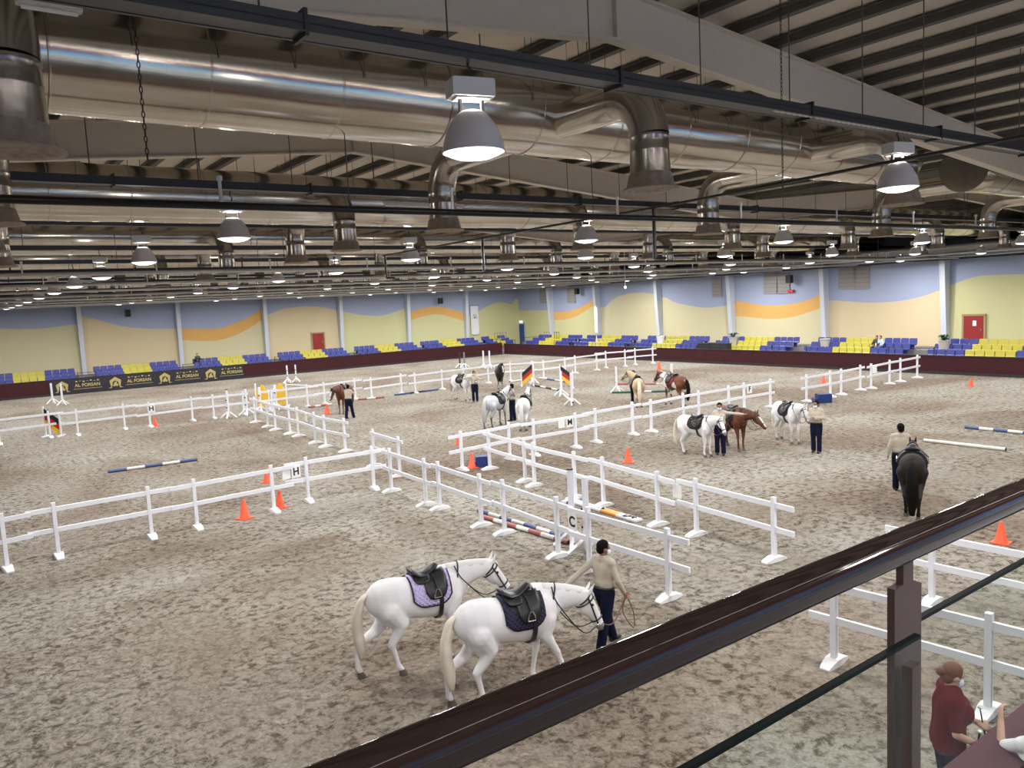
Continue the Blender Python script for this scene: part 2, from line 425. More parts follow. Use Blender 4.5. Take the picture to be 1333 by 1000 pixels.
def place_seat_now(color, loc, rz, label, group):
    global seat_protos
    if color not in seat_protos:
        o = obj('stadium_chair', seat_bm(), M_blue if color == 'blue' else M_yell); seat_protos[color] = o
    else:
        o = seat_protos[color].copy(); COL.objects.link(o)
    o.location = loc; o.rotation_euler = (0, 0, rz)
    tag(o, label, 'seat', group)
rowname = ['front row', 'middle row', 'back row']
def seats(fr, bays, ny, pitch, wallname):
    n = fr.n; rz = math.atan2(n.y, n.x) - PI/2
    for bi, (ta, tb, nm) in enumerate(bays):
        cnt = 4 + ny + 4; L = cnt*pitch; c = (ta+tb)/2
        for row, (o, z) in enumerate(((1.55, .91), (2.4, 1.17), (3.25, 1.43))):
            for k in range(cnt):
                blk = 0 if k < 4 else (1 if k < 4+ny else 2)
                t = c - L/2 + (k+.5)*pitch
                i = k if blk == 0 else (k-4 if blk == 1 else k-4-ny)
                # t grows towards the viewer; from the photo's left the order is reversed on the left wall
                if fr is LF:
                    j = (4 if blk != 1 else ny) - 1 - i; side = {0: 'right', 2: 'left'}.get(blk)
                else:
                    j = i; side = {0: 'left', 2: 'right'}.get(blk)
                colr = 'yellow' if blk == 1 else 'blue'
                lab = '%s %s seat from left, %s%s, %s' % (ordinal(j), colr, rowname[row], '' if blk == 1 else ', ' + side + ' blue block', nm)
                place_seat(colr, fr.p(t, o, z), rz, lab, '%s seats in the %s stand' % (colr, wallname))
seats(LF, [(38.9, 45.7, 'leftmost bay, left wall'), (31.1, 37.9, 'second bay, left wall'), (23.3, 30.1, 'orange swoosh bay, left wall'),
           (15.9, 22.5, 'red door bay, left wall'), (8.4, 14.9, 'green-yellow bay, left wall'), (1.4, 7.5, 'orange arch bay, left wall'), (-5.0, .6, 'banner bay, left wall')][:6], 4, .54, 'left')
seats(RF, [(1.6, 7.9, 'corner bay, right wall'), (9.1, 16.1, 'round arch bay, right wall'), (17.6, 24.3, 'two vents bay, right wall'),
           (25.9, 32.9, 'orange smile bay, right wall'), (34.5, 41.6, 'plain bay, right wall'), (43.0, 50.4, 'red door bay, right wall')], 5, .55, 'right')
# last small block by the corner on the left side
for row, (o, z) in enumerate(((1.55, .91), (2.4, 1.17), (3.25, 1.43))):
    n = LF.n; rz = math.atan2(n.y, n.x) - PI/2
    for k in range(6):
        colr = 'yellow' if k in (2, 3) else 'blue'
        place_seat(colr, LF.p(.1 - k*.5, o, z), rz, '%s seat from left, %s, small mixed block under the white banner, left wall' % (ordinal(k), rowname[row]), '%s seats in the left stand' % colr)

SEATS.sort(key=lambda s: s[1].length)
for s in SEATS[:298]: place_seat_now(*s)
bm = bmesh.new(); nb_ = 0
for color, loc, rz, _, _ in SEATS[298:]:
    t_ = seat_bm(); bmesh.ops.transform(t_, matrix=Matrix.Translation(loc) @ Matrix.Rotation(rz, 4, 'Z'), verts=t_.verts)
    for f in t_.faces: f.material_index = 0 if color == 'blue' else 1
    me_ = bpy.data.meshes.new('x'); t_.to_mesh(me_); t_.free(); bm.from_mesh(me_); bpy.data.meshes.remove(me_)
tag(obj('stadium_chairs', bm, [M_blue, M_yell]), 'the farthest blue and yellow seats massed around the far corner', 'seats', None, 'stuff')
# dark guard rails on the stands
def guard(fr, t0, t1, o, z0, label):
    e = empty('guard_rail', fr.p((t0+t1)/2, o, z0), fr.rz, label, 'railing', 'dark guard rails of the stands'); L = t1-t0
    n = max(2, int(L/1.9)+1)
    for z in (.45, .85):
        bm = bmesh.new(); tube(bm, [(-L/2, 0, z), (L/2, 0, z)], .022, 6); obj('rail', bm, M_dark, e)
    for k in range(n):
        bm = bmesh.new(); x = -L/2 + L*k/(n-1); tube(bm, [(x, 0, 0), (x, 0, .9)], .028, 6); obj('post', bm, M_dark, e)
ln = ['left edge', 'second column', 'third column', 'red door', 'arch column', 'banner column']
for i, t in enumerate((38.4, 30.6, 22.9, 15.4, 8.0, .9)):
    guard(LF, t-.65, t+.65, .35, .75, 'dark guard rail at the stair gap by %s of left stand' % ['first column', 'second column', 'third column', 'fourth column', 'fifth column', 'banner column'][i])
guard(LF, -5.2, -3.2, .5, .70, 'dark guard rail near the far corner on the left side')
guard(RF, -4.5, 1.0, .4, .62, 'long dark guard rail before the blue door at the far corner')
for i, t in enumerate((8.5, 16.9, 25.1, 33.7, 42.3)):
    guard(RF, t-.9, t+1.9, .4, .62, 'dark guard rail at the stair gap by %s column of right stand' % ordinal(i+1))
# ================================================================== ROOF STEEL
def girder(Y, label):
    bm = bmesh.new()
    ks = [-20.45, -6.3, 7.85, 22, 36.15, 53.2]
    for a, b in zip(ks, ks[1:]):
        za, zb = roof(a), roof(b)
        for y, d0, d1 in ((.10, 0, .03), (.012, .03, .67), (.10, .67, .70)):
            q = [bm.verts.new((X, Y+sy*y, z+d)) for X, z in ((a, za), (b, zb)) for sy in (-1, 1) for d in (d0, d1)]
            for f in ((0, 1, 3, 2), (4, 6, 7, 5), (0, 4, 5, 1), (2, 3, 7, 6), (0, 2, 6, 4), (1, 5, 7, 3)): bm.faces.new([q[i] for i in f])
    for X in (7.85, 36.15):
        box(bm, (X, Y, roof(X)+.34), (.03, .19, .62))
    tag(obj('roof_girder', bm, M_cream), label, 'girder', 'cream roof girders')
gy = [8.1, 16.5, 24.9, 33.3, 41.8, 50.2, 58.8, 66.9]
for i, Y in enumerate(gy): girder(Y, '%s cream steel roof girder counted from the balcony' % ordinal(i))
k = 0; X = -5.6
while X < 44:
    z = roof(X) + .70
    if X > 7.5 and X < 8.2: X += .95; continue
    bm = bmesh.new()
    box(bm, (0, 34, .135), (.05, 76, .13)); box(bm, (.05, 34, .075), (.14, 76, .018)); box(bm, (-.04, 34, .19), (.10, 76, .02))
    o = obj('roof_purlin', bm, M_purlin); o.location = (X, 0, z)
    d = X - 7.85
    tag(o, '%s dark roof purlin %s of the nearest roof ridge' % (ordinal(int(abs(d)/.95)), 'right' if d > 0 else 'left'), 'purlin', 'dark roof purlins')
    X += .95

def roofz(X): return roof(X) + .9
def rods(e, pts, r=.008):
    """hanger rods of one thing; pts world (x, y, z0)"""
    for x, y, z in pts:
        bm = bmesh.new(); tube(bm, [(x, y, z), (x, y, roofz(x))], r, 4); o = obj('hanger_rod', bm, M_rod, e)
        o.matrix_parent_inverse = Matrix.Translation(-e.location)

# ------------------------------------------------------------------ main ducts (run along X)
def duct(Y, z, r, x0, x1, label, near):
    e = empty('air_duct', ((x0+x1)/2, Y, z), 0, label, 'duct', 'big silver air ducts')
    bm = bmesh.new(); L = x1-x0; n = int(L/ .6); rnd = random.Random(int(Y*10))
    RR = [(Vector((-L/2 + L*i/n, rnd.uniform(-.006, .006), rnd.uniform(-.006, .006))), Vector((0, r*rnd.uniform(.993, 1.007), 0)), Vector((0, 0, r*rnd.uniform(.993, 1.007)))) for i in range(n+1)]
    rings(bm, RR, 40); b = obj('duct_body', bm, M_galv, e, smooth=True)
    for f in b.data.polygons:
        if len(f.vertices) > 4: f.use_smooth = False
    m = int(L/1.5)
    for i in range(1, m):
        bm = bmesh.new(); x = -L/2 + L*i/m
        rings(bm, [(Vector((x-.012, 0, 0)), Vector((0, r+.002, 0)), Vector((0, 0, r+.002))), (Vector((x-.008, 0, 0)), Vector((0, r+.012, 0)), Vector((0, 0, r+.012))), (Vector((x+.008, 0, 0)), Vector((0, r+.012, 0)), Vector((0, 0, r+.012))), (Vector((x+.012, 0, 0)), Vector((0, r+.002, 0)), Vector((0, 0, r+.002)))], 40, cap=False)
        if near or i % 2: obj('seam_ring', bm, M_galv, e, smooth=True)
        else: bm.free()
    st = .85 if (near and Y < 10) else (1.2 if near else 3.0)
    pts = []; x = x0+.5
    while x < x1: pts += [(x, Y-r-.02, z), (x, Y+r+.02, z)]; x += st
    pts = [(px_, py_, pz_) for px_, py_, pz_ in pts if px_ > -3]; rods(e, pts[:84], .006)
    return e
ZD = H + 2.75
duct(9.4, ZD, .6, -8, 17.8, 'nearest big silver air duct, long piece with coloured reflections', True)
duct(9.4, ZD, .6, 21.0, 50, 'nearest big silver air duct, shorter piece at right edge', True)
for i, Y in enumerate((18.6, 27.8, 37.0, 46.2, 55.4, 64.3)):
    duct(Y, ZD-.05, .6, -10, 50, '%s big silver air duct counted from the balcony' % ordinal(i+1), i == 0)

# ------------------------------------------------------------------ drops with flared outlets
def make_drop(side, L=1.5, top=ZD, zf=H+1.35):
    """outlet pipe hanging at origin (x,y), joined to the duct that lies at +side*L in y"""
    e = empty('air_outlet', (0, 0, 0))
    h0 = top - .18
    pts = [(0, side*L, h0), (0, side*.55, h0)]
    bm = bmesh.new(); tube(bm, pts, .25, 24, cap=False); obj('branch_pipe', bm, M_galv, e, smooth=True)
    bm = bmesh.new(); tube(bm, [(0, side*.55*(1-math.sin(a)), h0 - .55*(1-math.cos(a))) for a in [PI/2*i/6 for i in range(7)]], .255, 24, cap=False)
    obj('elbow', bm, M_galv2, e, smooth=True)
    bm = bmesh.new(); lathe(bm, [(.25, h0-.54), (.258, h0-.56), (.25, h0-.58), (.25, zf+.50), (.257, zf+.49), (.252, zf+.47), (.262, zf+.20)]); obj('drop_pipe', bm, M_galv2, e, smooth=True)
    bm = bmesh.new(); lathe(bm, [(.262, zf+.20), (.275, zf+.19), (.31, zf+.03), (.36, zf+.01), (.365, zf-.01), (.30, zf), (.24, zf+.02), (.12, zf+.03), (.0, zf+.03)]); obj('flared_outlet', bm, M_rust, e, smooth=True)
    return e
pa = make_drop(1, 1.7); pb = make_drop(-1, 2.45)
dn = 0; usedA = usedB = False
def drop(proto_side, x, y, label):
    global usedA, usedB
    p = pa if proto_side > 0 else pb
    if proto_side > 0 and not usedA: o = p; usedA = True
    elif proto_side < 0 and not usedB: o = p; usedB = True
    else: o = copy_tree(p)
    o.location = (x, y, 0); tag(o, label, 'air outlet', 'vertical air outlets under the ducts')
xs1 = [.6, 7.6, 13.9, 24.5, 31]
nm1 = ['flared silver air outlet cut by the left photo edge, nearest duct', 'large shiny silver air outlet with flared rusty rim beside the nearest lamp', 'silver air outlet hanging behind the second nearest lamp', 'silver air outlet from nearest duct beyond right photo edge', 'far right silver air outlet of the nearest duct']
for x, s in zip(xs1, nm1): drop(1, x, 7.25, s)
nm2 = ['flared air outlet at left edge behind the nearest duct', 'silver air outlet just below left of the nearest lamp', 'silver air outlet behind the nearest duct right of centre', 'silver air outlet behind nearest duct near right edge', 'far right silver air outlet behind the nearest duct']
for x, s in zip([.7, 7.6, 14.9, 22.6, 29.5], nm2): drop(-1, x, 12.4, s)
for j, (Yd) in enumerate((18.6, 27.8, 37.0, 46.2, 55.4)):
    for i, x in enumerate((.8, 7.7, 14.9, 21.5, 28.4, 35.4, 42)):
        for side in (1, -1):
            if x > Yd*2.8: continue
            yy = Yd + (2.45 if side < 0 else -1.7)
            drop(side, x + (0 if side > 0 else .4), yy, 'silver air outlet, %s from left, %s side of the %s duct from the balcony' % (ordinal(i), 'near' if side > 0 else 'far', ordinal(j+1)))

# ------------------------------------------------------------------ lamp trays, lamps
LROW = [5.8, 13.7, 19.5, 26.0, 31.8, 38.0, 44.3, 50.5, 56.5, 62.5, 67.6]
def tray(Y, i):
    zt_ = H + (2.06 if i == 0 else 2.12); e = empty('cable_tray', (20, Y, zt_), 0, '%s dark cable tray carrying lamps, counted from the balcony' % ordinal(i), 'cable tray', 'dark lamp trays')
    bm = bmesh.new()
    box(bm, (0, 0, 0), (60, .20, .012)); box(bm, (0, -.1, .055), (60, .012, .13)); box(bm, (0, .1, .055), (60, .012, .13)); box(bm, (0, -.112, -.005), (60, .03, .012)); box(bm, (0, .112, -.005), (60, .03, .012))
    obj('tray_channel', bm, M_steel, e)
    if i == 0:
        bm = bmesh.new(); n = 500
        for s in (0, PI): tube(bm, [(-12+24*k/n, -.118+.007*math.cos(k*1.3+s), -.03+.007*math.sin(k*1.3+s)) for k in range(n)], .006, 4)
        obj('twisted_cable', bm, M_cream, e)
        bm = bmesh.new()
        box(bm, (0, -.114, .06), (60, .006, .012)); obj('tray_lip', bm, M_dark, e)
    rods(e, [(x, Y, zt_) for x in [-7.5 + (1.6 if i < 2 else 3.2)*k for k in range(36 if i < 2 else (17 if i < 5 else 9))]], .009)
    for k in range(6 if i < 2 else 0):
        bm = bmesh.new(); x = -17.6 + 3.2*k; box(bm, (x, 0, .06), (.03, .25, .2)); obj('tray_bracket', bm, M_dark, e)
for i, Y in enumerate(LROW): tray(Y, i)

def make_lamp():
    e = empty('high_bay_lamp', (0, 0, 0))
    zb = 0.0
    bm = bmesh.new(); lathe(bm, [(.275, 0), (.278, .012), (.272, .02), (.262, .07), (.235, .16), (.19, .25), (.135, .32), (.10, .345), (.0, .35)]); 
    lathe(bm, [(.270, .0), (.25, .08), (.18, .24), (.09, .32), (.0, .33)])
    obj('bell_reflector', bm, M_lampg, e, smooth=True)
    bm = bmesh.new(); lathe(bm, [(.0, -.060), (.08, -.057), (.16, -.043), (.225, -.018), (.262, .010), (.262, .02), (.0, .03)]); obj('glowing_lens', bm, M_lens, e, smooth=True)
    bm = bmesh.new()
    for s in (-1, 1): box(bm, (s*.10, 0, .40), (.025, .04, .14))
    obj('neck_bracket', bm, M_dark, e)
    bm = bmesh.new(); box(bm, (0, 0, .535), (.38, .22, .15)); bmesh.ops.bevel(bm, geom=bm.edges[:], offset=.012, segments=2); box(bm, (.0, 0, .455), (.30, .16, .02))
    obj('ballast_box', bm, M_lampw, e)
    bm = bmesh.new(); tube(bm, [(0, 0, .60), (.02, 0, .68), (-.015, 0, .73), (0, 0, .80)], .012, 6); obj('suspension_hook', bm, M_dark, e)
    return e
lp = make_lamp(); first = True
def lamp(x, y, z, label, power=1.0, seen=True):
    global first
    if first: o = lp; first = False
    else: o = copy_tree(lp)
    o.location = (x, y, z); o.rotation_euler = (0, 0, -.25)
    tag(o, label, 'lamp', 'high bay lamps')
    ln_ = 'lamp_light' if power >= 1 else 'lamp_light_dimmed'  # rows further back are turned down to even out the brightness
    ld = bpy.data.lights.get(ln_) or bpy.data.lights.new(ln_, 'AREA')
    ld.shape = 'DISK'; ld.size = .50; ld.energy = LAMP_W*(1.15 if power >= 1 else .80); ld.color = LAMP_COL
    lo = bpy.data.objects.new('lamp_light', ld); COL.objects.link(lo); lo.location = (0, 0, -.066); lo.parent = o
    lu = bpy.data.lights.get('ceiling_fill_light') or bpy.data.lights.new('ceiling_fill_light', 'POINT')       # fill light added at the lamp neck to brighten the ceiling
    lu.shadow_soft_size = .07; lu.energy = LAMP_W*.12; lu.color = (1, .93, .84)
    lv = bpy.data.objects.new('ceiling_fill_light', lu); COL.objects.link(lv); lv.location = (0, 0, .40); lv.parent = o
zl = H + 1.30
known = {0: [3.9, 11.0, 18.2, 25.4, 32.6], 1: [4.2, 12.2, 19.7, 27.6, 35.7, 43.4], 2: [3.9, 10.8, 17.3, 24.3, 31.5, 38.6, 45.6]}
for r, Y in enumerate(LROW):
    xs = known.get(r) or [4.0, 11.4, 18.8, 26.0, 32.9, 39.8, 46.0]
    xs = xs + ([49.6] if r % 2 else [])
    for i, x in enumerate(xs):
        y = Y + (.15 if i % 2 else -.1)
        sp = {(0, 0): 'nearest large bell lamp at upper centre, glowing lens', (0, 1): 'second nearest bell lamp at upper right, glowing lens'}
        lamp(x, Y, zl, sp.get((r, i), 'glowing bell lamp, %s from left in the %s lamp row from the balcony' % (ordinal(i), ordinal(r))), 1.0 if r < 2 else .8)
    if r % 2 == 0: lamp(-4.0, Y, zl, 'glowing bell lamp left of the photo edge in the %s lamp row' % ordinal(r), 1.0 if r < 2 else .8)
for i, x in enumerate((-3.0, 4.0, 11.0, 18.0, 25.0)): lamp(x, -1.2, zl, 'added bell lamp above the balcony, out of view, %s from left' % ordinal(i))  # unseen row added to brighten the near sand and the wall behind

# ------------------------------------------------------------------ sprinkler pipes with stubs
def xpipe(Y, z, r, m, label, i, x0=-10, x1=53):
    e = empty('sprinkler_pipe', ((x0+x1)/2, Y, z), 0, label, 'pipe', 'long pipes under the roof')
    L = x1-x0; bm = bmesh.new(); tube(bm, [(-L/2, 0, 0), (L/2, 0, 0)], r, 12); obj('pipe', bm, m, e, smooth=True)
    k = 0; x = -L/2 + 1.7 + (Y*1.7 % 2)
    while x < L/2:
        bm = bmesh.new(); tube(bm, [(x, 0, 0), (x, 0, .30)], .02, 6); tube(bm, [(x, 0, .28), (x, 0, .33)], .035, 6)
        obj('sprinkler_stub', bm, m if i else M_pipew, e); x += 3.1
    rods(e, [(x0 + 2 + 4.1*j, Y, z) for j in range(14)], .008)
xpipe(9.25, H+1.25, .045, M_pipeb, 'nearest black pipe crossing the whole photo', 0)
for i, Y in enumerate((22.8, 25.1, 29.3, 32.4, 35.2, 39.9, 41.4, 45.3, 47.5, 49.3, 53.5, 55.3, 59.5, 61.4, 63.6, 66.0)):
    xpipe(Y, H+1.25+(.22 if i % 2 else 0), .045, M_pipew if i % 2 == 0 else M_steel, '%s pale sprinkler pipe with upright stubs from the balcony' % ordinal(i), i+1)
# long black pipe running away from the viewer with three down legs
e = empty('branch_pipe_line', (9.85, 12, H+1.42), 0, 'long black pipe running diagonally from upper right with down legs', 'pipe')
bm = bmesh.new(); tube(bm, [(0, -9.0, .12), (0, -3, .02), (0, 7.3, -.02)], .022, 8); obj('pipe', bm, M_pipeb, e)
for y, l in ((-2.65, .82), (2.5, .72), (7.2, .62)):
    bm = bmesh.new(); tube(bm, [(0, y, 0), (0, y, -l)], .03, 8); tube(bm, [(0, y, -l), (.25, y, -l)], .03, 8); obj('down_leg', bm, M_pipeb, e)
# unlit batten fittings
def batten(a, b, label):
    e = empty('batten_light', (a+b)/2, 0, label, 'light fitting', 'unlit white batten lights'); d = (b-a)
    bm = bmesh.new(); box(bm, (0, 0, 0), (d.length, .09, .06)); bmesh.ops.bevel(bm, geom=bm.edges[:], offset=.01, segments=2); obj('batten_body', bm, M_lampw, e)
    bm = bmesh.new(); tube(bm, [(-d.length/2+.03, 0, -.045), (d.length/2-.03, 0, -.045)], .016, 8); obj('tube', bm, M_whitep, e)
    for s in (-1, 1):
        bm = bmesh.new(); tube(bm, [(s*d.length*.35, 0, .03), (s*d.length*.35, 0, roofz(e.location.x)-e.location.z)], .005, 4); obj('wire', bm, M_rod, e)
batten(PY(20, 2, 6.6), PY(106, 8, 6.6), 'unlit white batten light at upper left corner')
batten(PY(500, 263, 15.5), PY(603, 270, 15.5), 'unlit white batten light below the nearest lamp')
# lit tubes over the balcony: the long highlight on the handrail
M_tube = mat('tube_glow', (1, 1, 1), .4, emit=((1, .98, .95), 22.0))
for k in range(7):
    x = -1.6 + 2.5*k; e = empty('batten_light', (x, -1.45, 8.05), 0, 'lit batten light over the balcony behind the viewer, %s from left' % ordinal(k), 'light fitting', 'lit batten lights over the balcony')
    bm = bmesh.new(); box(bm, (0, 0, .07), (2.44, .10, .07)); obj('batten_body', bm, M_lampw, e)
    bm = bmesh.new(); tube(bm, [(-1.2, 0, 0), (1.2, 0, 0)], .035, 10); obj('tube', bm, M_tube, e, smooth=True)
    bm = bmesh.new(); tube(bm, [(0, 0, .1), (0, 0, roofz(x)-8.05)], .006, 4); obj('wire', bm, M_rod, e)
# pipes running along the right wall
for k, (X, z) in enumerate(((47.3, 6.95), (50.4, 6.72), (51.8, 6.9))):
    e = empty('wall_side_pipe', (X, 30, z), 0, 'pale long pipe parallel to the right wall, %s from the wall' % ordinal(2-k), 'pipe', 'pipes along the right wall')
    bm = bmesh.new(); tube(bm, [(0, -33, 0), (0, 36, 0)], .055, 10); obj('pipe', bm, M_pipew if k != 1 else M_steel, e, smooth=True)
    for j in range(12):
        bm = bmesh.new(); tube(bm, [(0, -30+5.6*j, 0), (0, -30+5.6*j, 7.2-z)], .012, 5); obj('hanger_rod', bm, M_rod, e)
# chains
for (x, y0, y1, Y, s) in ((192, 0, 205, 7.9, 'long dark chain hanging at upper left before the big duct'), (1019, 100, 242, 6.8, 'thin dark chain hanging from the nearest tray right of centre')):
    a = PY(x, y1, Y); b = a.copy(); b.z = roofz(a.x); bm = bmesh.new(); n = int((b.z-a.z)/.055)
    for k in range(n):
        c = a + Vector((0, 0, k*.055)); u = Vector((.013, 0, 0)) if k % 2 else Vector((0, .013, 0)); v = Vector((0, 0, .034))
        pts = [c + u*math.cos(2*PI*q/8) + v*math.sin(2*PI*q/8) for q in range(9)]; tube(bm, pts, .005, 4, cap=False)
    tag(obj('hanging_chain', bm, M_dark), s, 'chain')

# ================================================================== BALCONY RAIL
RZ = H - .548; RYc = .82
e = empty('balcony_railing', (0, RYc, H-1.65), 0, 'dark brown balcony railing with round handrail and glass panels', 'railing'); ez = H-1.65
M_bronze = mat('bronze_metal', (.022, .013, .011), .06, .1, spec=.4)
M_plate = mat('brown_plate', (.045, .026, .021), .5, 0, spec=.25)
bm = bmesh.new(); tube(bm, [(-4, 0, RZ-ez), (8, 0, RZ-ez)], .0355, 48); obj('handrail', bm, M_bronze, e, smooth=True)
for x in (.1, 1.585, 3.05):
    bm = bmesh.new(); zt = H - .64 - ez
    vs = [(-.055, 0), (.055, 0), (.055, zt - .004), (.02, zt+.012), (.02, zt+.07), (-.02, zt+.07), (-.02, zt+.012), (-.055, zt+.01)]
    A = [bm.verts.new((x+a, -.008, b)) for a, b in vs]; B = [bm.verts.new((x+a, .008, b)) for a, b in vs]
    bm.faces.new(A); bm.faces.new(B[::-1])
    for i in range(8): bm.faces.new((A[i], B[i], B[(i+1) % 8], A[(i+1) % 8]))
    o = obj('post', bm, M_plate, e)
    bm = bmesh.new(); box(bm, (x-.03, -.03, (zt-.15)/2), (.035, .022, zt-.15)); obj('glass_clamp', bm, M_plate, o)
g = bpy.data.materials.new('rail_glass'); g.use_nodes = True; n = g.node_tree.nodes; l = g.node_tree.links; n.clear()
o_ = n.new('ShaderNodeOutputMaterial'); mx = n.new('ShaderNodeMixShader'); lw = n.new('ShaderNodeLayerWeight'); pw_ = n.new('ShaderNodeMath'); pw_.operation = 'POWER'; pw_.inputs[1].default_value = 4; ma = n.new('ShaderNodeMath'); ma.operation = 'MULTIPLY_ADD'; ma.inputs[1].default_value = .14; ma.inputs[2].default_value = .008; t_ = n.new('ShaderNodeBsdfTransparent'); gl = n.new('ShaderNodeBsdfGlossy')
t_.inputs[0].default_value = (.93, .96, .95, 1); gl.inputs['Roughness'].default_value = .03; gl.inputs[0].default_value = (.9, .95, .95, 1)
l.new(lw.outputs[1], pw_.inputs[0]); l.new(pw_.outputs[0], ma.inputs[0]); l.new(ma.outputs[0], mx.inputs[0]); l.new(t_.outputs[0], mx.inputs[1]); l.new(gl.outputs[0], mx.inputs[2]); l.new(mx.outputs[0], o_.inputs[0])
M_gedge = mat('glass_edge', (.002, .005, .004), .5, spec=.05)
for x0, x1, y in ((-3, .085, -.04), (.115, 1.56, -.04), (1.61, 3.035, .0), (3.065, 6, .0)):
    bm = bmesh.new(); zt = RYc*-.89 + H - ez
    box(bm, ((x0+x1)/2, y, zt/2), (x1-x0, .010, zt)); p = obj('glass_panel', bm, g, e)
    bm = bmesh.new(); box(bm, ((x0+x1)/2, y, zt+.003), (x1-x0, .013, .008)); obj('glass_edge', bm, M_gedge, p)
bm = bmesh.new(); box(bm, (8, -1.55, H-1.65-.15), (70, 4.9, .3)); tag(obj('balcony_slab', bm, M_grey), 'grey concrete balcony floor carrying the railing', 'balcony')

# ================================================================== FENCES
FENCE_G = 'white two-rail fence panels'
def fence_panel(p, q, ea, eb, label, hz=1.30):
    p, q = Vector(p), Vector(q); c = (p+q)/2; d = q-p; L = d.length; rz = math.atan2(d.y, d.x)
    e = empty('fence_panel', c, rz, label, 'fence', FENCE_G)
    for x in (-L/2, L/2):
        bm = bmesh.new(); box(bm, (x, 0, hz/2+.02), (.085, .085, hz)); bmesh.ops.bevel(bm, geom=bm.edges[:], offset=.008, segments=1)
        po = obj('post', bm, M_white, e)
        bm = bmesh.new(); r = []
        for y, h, w in ((-.30, .025, .07), (-.26, .05, .08), (-.07, .10, .10), (.07, .10, .10), (.26, .05, .08), (.30, .025, .07)):
            r.append([bm.verts.new((x+sx*w, y, z)) for sx, z in ((-1, 0), (1, 0), (1, h), (-1, h))])
        for a, b in zip(r, r[1:]):
            for k in range(4): bm.faces.new((a[k], a[(k+1) % 4], b[(k+1) % 4], b[k]))
        bm.faces.new(r[0][::-1]); bm.faces.new(r[-1])
        obj('foot', bm, M_whitep, po)
    for z in (1.16, .66):
        bm = bmesh.new(); box(bm, ((eb-ea)/2, -.0, z), (L+ea+eb, .05, .105)); bmesh.ops.bevel(bm, geom=bm.edges[:], offset=.008, segments=1)
        ro = obj('rail', bm, M_white, e)
    return e
def run(pairs, where, e0=.35, e1=.35, order='from left end'):
    W = [(G(*a), G(*b)) for a, b in pairs]; n = len(W)
    for i, (a, b) in enumerate(W):
        ea = e0 if i == 0 else max(.05, (a - W[i-1][1]).length/2 + .04)
        eb = e1 if i == n-1 else max(.05, (W[i+1][0] - b).length/2 + .04)
        fence_panel(a, b, ea, eb, 'white fence panel, %s %s, %s' % (ordinal(i), order, where))
run([((-75, 762), (10, 742)), ((77, 725), (198, 700)), ((257, 688), (357, 666)), ((402, 653), (487, 637))], 'run bearing large letter H', .4, .45)
run([((510, 640), (555, 658)), ((573, 663), (627, 685)), ((657, 695), (727, 725)), ((768, 743), (871, 780))], 'run bearing the letter C', .5, .5)
fence_panel(G(488, 607), G(521, 620), .25, .35, 'short white fence panel standing alone behind the corner of H and C runs')
run([((602, 612), (664, 598)), ((696, 593), (750, 583)), ((776, 576), (824, 566)), ((848, 562), (890, 552)), ((910, 548), (949, 540)), ((969, 536), (1003, 530))], 'run bearing the letter M', .5, .3)
run([((638, 611), (684, 627)), ((696, 633), (749, 649)), ((786, 659), (857, 684)), ((907, 697), (1008, 730))], 'run behind the C run', .4, .5)
run([((1050, 523), (1081, 517)), ((1095, 514), (1120, 508)), ((1134, 506), (1158, 500)), ((1172, 497), (1194, 492))], 'far run reaching right barrier', .4, .35)
run([((0, 579), (66, 570)), ((102, 567), (163, 559)), ((196, 556), (251, 548)), ((279, 545), (318, 540))], 'far left run with the small letter H', .4, .3)
run([((333, 550), (349, 556)), ((359, 560), (378, 565)), ((389, 568), (411, 577)), ((424, 582), (450, 588))], 'short-spaced run left of the bay horse', .9, .35)
run([((355, 536), (401, 530)), ((423, 526), (463, 520)), ((484, 519), (523, 513)), ((541, 512), (576, 507)), ((604, 503), (636, 499)), ((665, 496), (693, 494)), ((708, 493), (736, 489)), ((749, 486), (777, 482)), ((789, 479), (814, 477)), ((827, 475), (850, 473))], 'long far run ending before the right stand', .6, .35)
run([((1213, 785), (1363, 824))], 'run just behind the handrail', .8, .5)
run([((1086, 864), (1286, 928))], 'nearest run behind the woman in red', .38, 1.6)

# letter cards hanging on the fences
def card(c, s, rz, ch, label, size=None):
    e = empty('letter_card', c, rz, label, 'sign')
    bm = bmesh.new(); box(bm, (0, 0, 0), (s, .012, s*1.15)); bmesh.ops.bevel(bm, geom=bm.edges[:], offset=.004, segments=1); obj('card', bm, M_whitep, e)
    bm = bmesh.new(); box(bm, (0, .02, s*.6), (s*.3, .05, .03)); obj('clip', bm, M_whitep, e)
    if ch:
        bm = text_bm(ch, s*1.0, .002); bmesh.ops.transform(bm, matrix=Matrix.Translation((0, -.0085, 0)) @ Matrix.Rotation(PI/2, 4, 'X'), verts=bm.verts)
        obj('letter', bm, M_letter, e)
def on_line(a, b, x, z, toward=.07):
    """point above the ground line a-b (pixels) seen at column x, height z, a bit nearer the camera"""
    A, B = G(*a), G(*b); d = (B-A); n = Vector((-d.y, d.x, 0)).normalized(); r = ray(x, 500)
    # intersect horizontally
    det = r.x*(-d.y) + r.y*d.x
    t = (A.x*(-d.y) + A.y*d.x)/det; p = Vector((r.x*t, r.y*t, z))
    if n.dot(p) > 0: n = -n
    dd = d if d.dot(Vector((CR.x, CR.y, 0))) > 0 else -d
    return p + n*toward, math.atan2(dd.y, dd.x)
